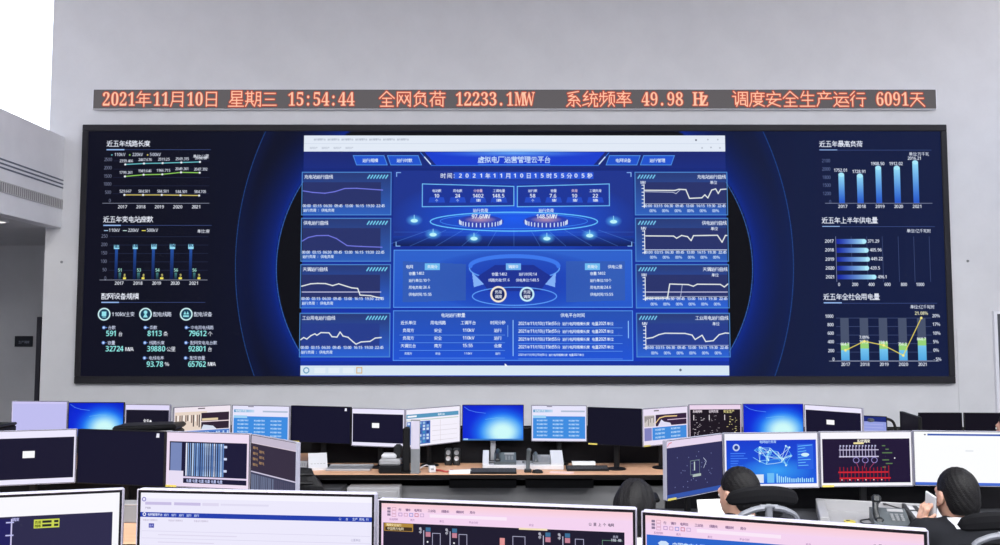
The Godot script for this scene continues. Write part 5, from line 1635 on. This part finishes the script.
func office_chair(label: String, where: Vector3, turn: float, back_top: float, head := true, leather := false) -> void:
	var o := thing("office_chair", label, "chair", where, turn, "office chairs")
	var cloth := "chair_leather" if leather else "chair_fabric"
	part("seat", one_box(Vector3(0, 0.44, 0), Vector3(0.5, 0.075, 0.48), 0.03), cloth, o)
	# the sitter faces -z, the back is at +z
	var w := 0.46
	var rise := back_top - (0.14 if head else 0.0)
	var st := tool()
	var n := 10
	var rows := 9
	var shape := func(i: int, j: int, front: bool) -> Vector3:
		var t := float(i) / rows
		var u := (float(j) / n - 0.5) * 2.0
		var half := w / 2 * (1.0 - 0.42 * smoothstep(0.55, 1.0, t) * (1.0 if head or leather else 0.5))
		return Vector3(u * half, 0.52 + (rise - 0.52) * t - 0.02 * u * u * t, 0.24 + 0.05 * t - 0.05 * u * u - (0.022 if front else 0.0) - (0.03 * sin(t * PI) if front else -0.02 * sin(t * PI)))
	for front in [true, false]:
		for i in rows:
			for j in n:
				quad(st, shape.call(i, j, front), shape.call(i, j + 1, front), shape.call(i + 1, j + 1, front), shape.call(i + 1, j, front), Vector3(0, 0, -1 if front else 1))
	for i in rows:
		for j in [0, n]:
			quad(st, shape.call(i, j, true), shape.call(i + 1, j, true), shape.call(i + 1, j, false), shape.call(i, j, false), Vector3(1 if j else -1, 0, 0))
	for j in n:
		for i in [0, rows]:
			quad(st, shape.call(i, j, true), shape.call(i, j + 1, true), shape.call(i, j + 1, false), shape.call(i, j, false), Vector3(0, 1 if i else -1, 0))
	part("backrest", st, cloth, o)
	if leather:
		for k in 3:
			st = tool()
			var ln := []
			for j in 9:
				ln.append(Vector3((j - 4) * 0.036, rise - 0.05 - k * 0.06 - 0.006 * (j - 4) * (j - 4) * 0.1, 0.30 - 0.0022 * (j - 4) * (j - 4)))
			tube(st, ln, 0.008, 6)
			part("back_fold", st, cloth, o)
	if head:
		st = tool()
		var rims := []
		for j in 25:
			var u := (j - 12) / 12.0
			var fat := sqrt(maxf(0.0, 1.0 - pow(absf(u), 6.0)))
			var c := Vector3(u * 0.16, back_top - 0.04 - 0.03 * u * u, 0.33 - 0.06 * u * u)
			var ring := []
			for k in 12:
				var t := TAU * k / 12
				ring.append(c + Vector3(0, signf(sin(t)) * pow(absf(sin(t)), 0.6) * 0.037 * fat, cos(t) * 0.018 * fat))
			rims.append(ring)
		for j in 24:
			for k in 12:
				var mid: Vector3 = (rims[j][k] + rims[j + 1][(k + 1) % 12]) / 2
				quad(st, rims[j][k], rims[j + 1][k], rims[j + 1][(k + 1) % 12], rims[j][(k + 1) % 12], mid - (rims[j][0] + rims[j][6]) / 2)
		part("headrest", st, cloth, o)
		st = tool()
		cbox(st, at(Vector3(0, back_top - 0.15, 0.352)), Vector3(0.03, 0.15, 0.018), 0.006)
		cbox(st, at(Vector3(0, back_top - 0.085, 0.354)), Vector3(0.085, 0.016, 0.016), 0.005)
		for s in [-1, 1]:
			tube(st, curve([Vector3(s * 0.02, back_top - 0.09, 0.354), Vector3(s * 0.08, back_top - 0.105, 0.348), Vector3(s * 0.13, back_top - 0.15, 0.335), Vector3(s * 0.15, back_top - 0.3, 0.32), Vector3(s * 0.1, 0.6, 0.32), Vector3(s * 0.02, 0.46, 0.2)]), 0.013, 8)
		part("back_frame", st, "chair_frame", o)
	for s in [-1, 1]:
		st = tool()
		tube(st, curve([Vector3(s * 0.24, 0.42, 0.1), Vector3(s * 0.3, 0.5, 0.1), Vector3(s * 0.3, 0.645, 0.08)]), 0.016, 8)
		var arm := part("armrest", st, "black_plastic", o)
		part("arm_pad", one_box(Vector3(s * 0.3, 0.66, 0.02), Vector3(0.08, 0.03, 0.26), 0.012), "black_plastic", arm)
	st = tool()
	lathe(st, at(Vector3.ZERO), [Vector2(0.03, 0.1), Vector2(0.03, 0.26), Vector2(0.05, 0.3), Vector2(0.06, 0.41)], 14)
	part("post", st, "black_plastic", o)
	for k in 5:
		var a := TAU * k / 5
		st = tool()
		tube(st, [Vector3(0, 0.11, 0), Vector3(cos(a) * 0.29, 0.07, sin(a) * 0.29)], 0.02, 8)
		var leg := part("base_leg", st, "black_plastic", o)
		st = tool()
		lathe(st, Transform3D(Basis(Vector3.UP, -a) * Basis(Vector3.RIGHT, PI / 2), Vector3(cos(a) * 0.29, 0.03, sin(a) * 0.29)), [Vector2(0, -0.02), Vector2(0.03, -0.02), Vector2(0.03, 0.02), Vector2(0, 0.02)], 12)
		part("caster", st, "phone_black", leg)


# ------------------------------------------------------------------ people
func smin(a: float, b: float, k: float) -> float:
	var h := maxf(k - absf(a - b), 0.0) / k
	return minf(a, b) - h * h * k * 0.25


# A surface-net mesh of the field f, added to the arrays in acc.
func net(acc: Dictionary, f: Callable, lo: Vector3, hi: Vector3, h: float) -> void:
	var n := Vector3i(((hi - lo) / h).ceil()) + Vector3i.ONE
	var sx := 1
	var sy := n.x
	var sz := n.x * n.y
	var val := PackedFloat32Array()
	val.resize(n.x * n.y * n.z)
	var i := 0
	for z in n.z:
		for y in n.y:
			for x in n.x:
				val[i] = f.call(lo + Vector3(x, y, z) * h)
				i += 1
	var at_cell := PackedInt32Array()
	at_cell.resize(val.size())
	at_cell.fill(-1)
	var V: PackedVector3Array = acc.v
	var N: PackedVector3Array = acc.n
	var I: PackedInt32Array = acc.i
	var cs := [0, sx, sy, sx + sy, sz, sz + sx, sz + sy, sz + sx + sy]
	var ed := [[0, 1], [2, 3], [4, 5], [6, 7], [0, 2], [1, 3], [4, 6], [5, 7], [0, 4], [1, 5], [2, 6], [3, 7]]
	for z in n.z - 1:
		for y in n.y - 1:
			for x in n.x - 1:
				var b := x + y * sy + z * sz
				var m := 0
				for c in 8:
					if val[b + cs[c]] < 0.0:
						m |= 1 << c
				if m == 0 or m == 255:
					continue
				var s := Vector3.ZERO
				var k := 0
				for e in ed:
					var va := val[b + cs[e[0]]]
					var vb := val[b + cs[e[1]]]
					if (va < 0.0) != (vb < 0.0):
						var t := va / (va - vb)
						var pa := Vector3(e[0] & 1, (e[0] >> 1) & 1, e[0] >> 2)
						var pb := Vector3(e[1] & 1, (e[1] >> 1) & 1, e[1] >> 2)
						s += pa.lerp(pb, t)
						k += 1
				at_cell[b] = V.size()
				V.append(lo + (Vector3(x, y, z) + s / k) * h)
				var g := Vector3(val[b + cs[1]] + val[b + cs[3]] + val[b + cs[5]] + val[b + cs[7]] - val[b] - val[b + cs[2]] - val[b + cs[4]] - val[b + cs[6]],
					val[b + cs[2]] + val[b + cs[3]] + val[b + cs[6]] + val[b + cs[7]] - val[b] - val[b + cs[1]] - val[b + cs[4]] - val[b + cs[5]],
					val[b + cs[4]] + val[b + cs[5]] + val[b + cs[6]] + val[b + cs[7]] - val[b] - val[b + cs[1]] - val[b + cs[2]] - val[b + cs[3]])
				N.append(g.normalized())
	var step := [sx, sy, sz]
	for z in range(1, n.z - 1):
		for y in range(1, n.y - 1):
			for x in range(1, n.x - 1):
				var b := x + y * sy + z * sz
				var v0 := val[b] < 0.0
				for ax in 3:
					if v0 == (val[b + step[ax]] < 0.0):
						continue
					var u: int = step[(ax + 1) % 3]
					var w: int = step[(ax + 2) % 3]
					var q := [at_cell[b], at_cell[b - u], at_cell[b - u - w], at_cell[b - w]]
					if q.min() < 0:
						continue
					if v0:
						q.reverse()
					I.append_array([q[0], q[1], q[2], q[0], q[2], q[3]])
	acc.v = V
	acc.n = N
	acc.i = I


func acc_new() -> Dictionary:
	return {"v": PackedVector3Array(), "n": PackedVector3Array(), "i": PackedInt32Array()}


func acc_part(called: String, acc: Dictionary, m: String, parent: Node) -> MeshInstance3D:
	var a := []
	a.resize(Mesh.ARRAY_MAX)
	a[Mesh.ARRAY_VERTEX] = acc.v
	a[Mesh.ARRAY_NORMAL] = acc.n
	a[Mesh.ARRAY_INDEX] = acc.i
	var me := ArrayMesh.new()
	me.add_surface_from_arrays(Mesh.PRIMITIVE_TRIANGLES, a)
	var o := MeshInstance3D.new()
	o.name = called
	o.mesh = me
	o.material_override = M[m]
	parent.add_child(o, true)
	return o


func limb(p: Vector3, a: Vector3, b: Vector3, ra: float, rb: float) -> float:
	var d := b - a
	var t := clampf((p - a).dot(d) / maxf(d.length_squared(), 1e-9), 0.0, 1.0)
	return p.distance_to(a + d * t) - lerpf(ra, rb, t)


func egg(p: Vector3, c: Vector3, r: Vector3) -> float:
	return ((p - c) / r).length() * minf(r.x, minf(r.y, r.z)) - minf(r.x, minf(r.y, r.z))


# bones: [a, b, radius a, radius b]
func field(p: Vector3, bones: Array, k: float, extra: float) -> float:
	var d := 9.0
	for b in bones:
		d = smin(d, limb(p, b[0], b[1], b[2] + extra, b[3] + extra), k)
	return d


func head_field(p: Vector3) -> float:
	var d := egg(p, Vector3(0, 0.03, 0.012), Vector3(0.074, 0.098, 0.094))
	d = smin(d, egg(p, Vector3(0, -0.045, -0.032), Vector3(0.054, 0.066, 0.058)), 0.05)
	d = smin(d, limb(p, Vector3(0, 0.0, -0.088), Vector3(0, -0.034, -0.108), 0.008, 0.013), 0.012)
	d = smin(d, limb(p, Vector3(-0.04, 0.024, -0.078), Vector3(0.04, 0.024, -0.078), 0.009, 0.009), 0.02)
	d = smin(d, limb(p, Vector3(-0.02, -0.064, -0.09), Vector3(0.02, -0.064, -0.09), 0.006, 0.006), 0.008)
	for s in [-1.0, 1.0]:
		d = maxf(d, -(p.distance_to(Vector3(s * 0.032, 0.004, -0.094)) - 0.014))
		var e := egg(p, Vector3(s * 0.079, 0.0, 0.008), Vector3(0.009, 0.031, 0.019))
		e = maxf(e, -egg(p, Vector3(s * 0.088, 0.002, 0.004), Vector3(0.006, 0.019, 0.011)))
		d = smin(d, e, 0.006)
	return smin(d, limb(p, Vector3(0, -0.05, 0.022), Vector3(0, -0.19, 0.035), 0.05, 0.058), 0.03)


func hair_field(p: Vector3, wild: float) -> float:
	var bump := 0.0012 * sin(p.x * 170.0 + p.y * 70.0) * sin(p.z * 190.0 + p.y * 90.0) + wild * sin(p.x * 60.0 + 1.0) * sin(p.y * 50.0 + p.z * 70.0)
	var d := egg(p, Vector3(0, 0.034, 0.02), Vector3(0.080, 0.106, 0.105)) + bump
	d = smin(d, egg(p, Vector3(0, -0.03, 0.058), Vector3(0.06, 0.055, 0.052)) + bump, 0.04)
	var line := 0.062 if p.z < -0.065 else lerpf(0.062, 0.03, (p.z + 0.065) / 0.04) if p.z < -0.025 else 0.03 if p.z < 0.022 else lerpf(0.03, -0.062, clampf((p.z - 0.022) / 0.03, 0, 1))
	return maxf(d, (line - p.y) * 0.7)


func hand_bones(w: Vector3, dir: Vector3, palm: Vector3, side: float, curl: float) -> Array:
	# w wrist, dir along the hand, palm the way the palm faces, side +1: thumb towards dir x palm
	var x := dir.cross(palm).normalized() * side
	var out := [[w, w + dir * 0.045, 0.026, 0.02], [w + dir * 0.03 + x * 0.02, w + dir * 0.085 + x * 0.028, 0.016, 0.013], [w + dir * 0.03 - x * 0.02, w + dir * 0.08 - x * 0.028, 0.016, 0.012], [w + dir * 0.04, w + dir * 0.086, 0.019, 0.013]]
	var len := [0.036, 0.041, 0.039, 0.03]
	for i in 4:
		var a := w + dir * (0.086 - absf(i - 1.2) * 0.003) + x * (0.03 - i * 0.02)
		var b: Vector3 = a + (dir * cos(curl) + palm * sin(curl)) * len[i]
		var c: Vector3 = b + (dir * cos(curl * 2.2) + palm * sin(curl * 2.2)) * len[i] * 0.85
		out.append([a, b, 0.0092, 0.0084])
		out.append([b, c, 0.0084, 0.0072])
	var t := w + dir * 0.028 + x * 0.028
	var u := t + (dir * 0.6 + x * 0.7 + palm * 0.35).normalized() * 0.04
	out.append([t, u, 0.014, 0.0105])
	out.append([u, u + (dir * 0.85 + x * 0.25 + palm * 0.4).normalized() * 0.03, 0.0105, 0.008])
	return out


func bounds(bones: Array, pad: float) -> AABB:
	var b := AABB(bones[0][0], Vector3.ZERO)
	for q in bones:
		b = b.expand(q[0]).expand(q[1])
	return b.grow(pad)


# A seated person facing -z; joints in metres above the floor. o.top: top of the head; o.head: head turn (Basis); o.left / o.right: [elbow, wrist, hand direction, palm, curl]
func person(label: String, where: Vector3, turn: float, o: Dictionary) -> Node3D:
	var root := thing("person", label, "person", where, turn, "seated operators")
	var dy: float = o.top - 1.26
	var lean: float = o.get("lean", 0.0)
	var sh := Vector3(0, 0.975 + dy, -0.01 - lean * 0.8)
	var neck := Vector3(0, 1.03 + dy, -0.005 - lean * 0.95)
	var hc := Vector3(o.get("hx", 0.0), 1.26 + dy - 0.135, -0.03 - lean)
	var legs := []
	for s in [-1.0, 1.0]:
		legs += [[Vector3(s * 0.09, 0.56, 0.02), Vector3(s * 0.12, 0.545, -0.4), 0.078, 0.058], [Vector3(s * 0.12, 0.545, -0.4), Vector3(s * 0.12, 0.12, -0.36), 0.055, 0.038]]
	var trunk := [[Vector3(-0.08, 0.57, 0.03), Vector3(0.08, 0.57, 0.03), 0.105, 0.105], [Vector3(0, 0.6, 0.03), Vector3(0, 0.78, 0.03 - lean * 0.4), 0.115, 0.12], [Vector3(-0.06, 0.84 + dy * 0.7, 0.0 - lean * 0.6), Vector3(0.06, 0.84 + dy * 0.7, 0.0 - lean * 0.6), 0.12, 0.12],
		[sh + Vector3(-0.13, -0.01, 0), sh + Vector3(0.13, -0.01, 0), 0.068, 0.068], [sh + Vector3(0, -0.02, 0), neck, 0.085, 0.058]]
	var arms := []
	var hands := []
	for s in [-1.0, 1.0]:
		var a: Array = o.left if s < 0 else o.right
		arms += [[sh + Vector3(s * 0.165, -0.015, 0), a[0], 0.054, 0.043], [a[0], a[1], 0.042, 0.029]]
		hands.append(hand_bones(a[1], a[2], a[3], s if a.size() < 6 else a[5], a[4]))
	# body: one surface, bare where the clothes end
	var acc := acc_new()
	var body := trunk + arms + legs
	var box := bounds(body, 0.13)
	net(acc, func(p: Vector3) -> float: return field(p, body, 0.05, -0.014), box.position, box.end, 0.024)
	var hb: Basis = o.get("head", Basis())
	var inv := hb.inverse()
	net(acc, func(p: Vector3) -> float: return head_field(inv * (p - hc)), hc - Vector3(0.125, 0.2, 0.135), hc + Vector3(0.125, 0.14, 0.135), 0.0065)
	for h in hands:
		box = bounds(h, 0.02)
		net(acc, func(p: Vector3) -> float: return field(p, h, 0.008, 0.0), box.position, box.end, 0.0045)
	acc_part("body", acc, "skin", root)
	# hair
	acc = acc_new()
	var wild: float = o.get("wild", 0.0)
	net(acc, func(p: Vector3) -> float: return hair_field(inv * (p - hc), wild), hc - Vector3(0.125, 0.13, 0.14), hc + Vector3(0.125, 0.155, 0.14), 0.0065)
	acc_part("hair", acc, "hair_black", root)
	# clothes
	acc = acc_new()
	var coat := trunk.slice(0, 4) + [[sh + Vector3(0, -0.02, 0), neck + Vector3(0, -0.045, 0.0), 0.085, 0.066]]
	var sleeves := []
	for b in arms:
		sleeves.append(b)
	var all := coat + sleeves
	box = bounds(all, 0.13)
	net(acc, func(p: Vector3) -> float: return field(p, all, 0.045, 0.006), box.position, box.end, 0.014)
	acc_part("jacket", acc, o.coat, root)
	acc = acc_new()
	box = bounds(legs, 0.12)
	net(acc, func(p: Vector3) -> float: return field(p, legs, 0.04, 0.008), box.position, box.end, 0.022)
	acc_part("trousers", acc, "trousers", root)
	var st := tool()
	lathe(st, Transform3D(Basis(Vector3.RIGHT, -0.2), neck + Vector3(0, 0.0, 0.012)), [Vector2(0.07, -0.035), Vector2(0.069, 0.0), Vector2(0.064, 0.014), Vector2(0.06, 0.012), Vector2(0.062, -0.03)], 24)
	part("shirt_collar", st, "shirt_white", root)
	for s in [-1.0, 1.0]:
		st = tool()
		cbox(st, at(Vector3(s * 0.12, 0.035, -0.43)), Vector3(0.09, 0.07, 0.26), 0.03)
		cbox(st, at(Vector3(s * 0.12, 0.07, -0.37)), Vector3(0.085, 0.08, 0.11), 0.03)
		part("shoe", st, "shoe", root)
		st = tool()
		lathe(st, Transform3D(hb, hc + hb * Vector3(s * 0.032, 0.004, -0.083)), [Vector2(0, -0.0115), Vector2(0.008, -0.008), Vector2(0.0115, 0), Vector2(0.008, 0.008), Vector2(0, 0.0115)], 12)
		var eye := part("eye", st, "eye_white", root)
		st = tool()
		lathe(st, Transform3D(hb * Basis(Vector3.RIGHT, -PI / 2), hc + hb * Vector3(s * 0.032, 0.004, -0.0935)), [Vector2(0.0055, 0.0), Vector2(0.003, 0.0016), Vector2(0, 0.002)], 10)
		part("iris", st, "hair_black", eye)
	return root


func build_people() -> void:
	var rest := [Vector3(-0.25, 0.74, -0.1), Vector3(-0.17, 0.795, -0.34), Vector3(0.25, -0.05, -0.97).normalized(), Vector3(0, -1, 0), 0.3]
	var rest_r := [Vector3(0.25, 0.74, -0.1), Vector3(0.17, 0.795, -0.34), Vector3(-0.25, -0.05, -0.97).normalized(), Vector3(0, -1, 0), 0.3]
	var lap := [Vector3(-0.26, 0.72, -0.05), Vector3(-0.15, 0.66, -0.26), Vector3(0.4, -0.1, -0.9).normalized(), Vector3(0, -1, 0), 0.35]
	var lap_r := [Vector3(0.26, 0.72, -0.05), Vector3(0.15, 0.66, -0.26), Vector3(-0.4, -0.1, -0.9).normalized(), Vector3(0, -1, 0), 0.35]
	person("seated person seen from behind, dark tousled hair, facing the wood desk", Vector3(0.53, 0, -3.42), 0.1, {"top": 1.285, "head": Basis(Vector3.UP, -0.35) * Basis(Vector3.FORWARD, 0.12), "left": lap, "right": lap_r, "coat": "jacket_blue", "wild": 0.004, "lean": 0.04})
	person("seated person in front of the blue grid map, head turned left", Vector3(1.135, 0, -4.18), 0.0, {"top": 1.215, "head": Basis(Vector3.UP, 0.55) * Basis(Vector3.RIGHT, -0.1), "left": rest, "right": rest_r, "coat": "jacket", "lean": 0.05})
	var call_arm := [Vector3(-0.25, 0.80, -0.16), Vector3(-0.135, 0.975, -0.115), Vector3(0.2, 0.95, 0.18).normalized(), Vector3(0.85, -0.2, 0.1).normalized(), 0.55, -1.0]
	person("seated man in dark jacket and white collar holding a white phone", Vector3(2.065, 0, -4.0), 0.0, {"top": 1.245, "head": Basis(Vector3.UP, 0.12), "left": call_arm, "right": rest_r, "coat": "jacket", "lean": 0.02})
	person("person at the right edge behind the white screen, dark hair", Vector3(3.68, 0, -6.32), 0.2, {"top": 1.3, "head": Basis(Vector3.UP, 0.3), "left": lap, "right": lap_r, "coat": "jacket", "lean": 0.03})
	var ph := thing("mobile_phone", "white mobile phone held to the seated man's left ear", "phone", Vector3(2.065 - 0.098, 1.055, -4.0 - 0.085))
	part("body", one_box(Vector3.ZERO, Vector3(0.011, 0.145, 0.07), 0.004, 0.2, 0.25, 0.12), "white_plastic", ph)
	part("screen", one_box(Vector3(0.0062, 0, 0).rotated(Vector3.BACK, 0.12), Vector3(0.001, 0.13, 0.062), 0.0, 0.2, 0.25, 0.12), "phone_black", ph)
	office_chair("office chair with grey-framed headrest behind the person at the map", Vector3(1.115, 0, -4.12), 0.05, 1.21)
	office_chair("office chair with grey-framed headrest behind the man with phone", Vector3(2.03, 0, -3.88), -0.08, 1.15)
	office_chair("low-backed office chair under the person with tousled hair", Vector3(0.53, 0, -3.36), 0.1, 0.93, false)
	office_chair("office chair under the person at the right edge", Vector3(3.68, 0, -6.28), 0.2, 0.9, false)
	office_chair("black leather chair with folded back at the left of the wood desk", Vector3(-1.5, 0, -6.52), 0.15, 0.92, false, true)
	office_chair("black leather chair at the right end of the wood desk", Vector3(1.42, 0, -6.52), -0.1, 0.905, false, true)


# ------------------------------------------------------------------ everything
func _ready() -> void:
	# camera
	var cam := Camera3D.new()
	cam.name = "camera"
	cam.fov = rad_to_deg(2.0 * atan(272.5 / FOCAL))
	cam.position = EYE
	cam.rotation.x = PITCH
	cam.near = 0.05
	cam.far = 200.0
	cam.current = true
	add_child(cam)
	# sky: bright overcast, seen through the gallery window
	var sm := ProceduralSkyMaterial.new()
	sm.sky_top_color = rgb(214, 226, 248)
	sm.sky_horizon_color = rgb(250, 244, 240)
	sm.ground_horizon_color = rgb(244, 236, 232)
	sm.ground_bottom_color = rgb(220, 216, 214)
	sm.sky_energy_multiplier = 1.95
	sm.ground_energy_multiplier = 1.95
	var sky := Sky.new()
	sky.sky_material = sm
	var env := Environment.new()
	env.background_mode = Environment.BG_SKY
	env.sky = sky
	env.tonemap_mode = Environment.TONE_MAPPER_LINEAR
	env.tonemap_exposure = 1.0
	env.sdfgi_enabled = true
	env.ssao_enabled = true
	env.ssil_enabled = true
	var we := WorldEnvironment.new()
	we.name = "environment"
	we.environment = env
	add_child(we)
	# ceiling panels and downlights: the light of each just below its glowing face
	var down := Basis(Vector3.RIGHT, -PI / 2)
	for iz in 3:
		for ix in 3:
			area_light("ceiling_panel_lamp", Vector3(-3.0 + ix * 4.0, 6.0, -2.0 + iz * 3.2), Vector2(1.5, 1.14), 23.5, Color(0.98, 0.985, 0.985), down)
	for i in 3:
		area_light("downlight_lamp", Vector3(-5.42, 3.045, -9.42 + i * 2.6), Vector2(0.12, 0.12), 0.15, Color(1.0, 0.97, 0.92), down)
	area_light("video_wall_lamp", Vector3(0.1675, 2.78, -9.9), Vector2(9.8, 2.8), 0.25, rgb(70, 120, 255), Basis(Vector3.UP, PI))
	make_materials()
	lamp_mat("panel_glow", Color(0.98, 0.985, 0.985), 1.2)
	lamp_mat("downlight_glow", Color(1.0, 0.98, 0.95), 1.6)
	build_room()
	build_lamps()
	build_video_wall()
	build_desks()
	build_monitors()
	build_people()
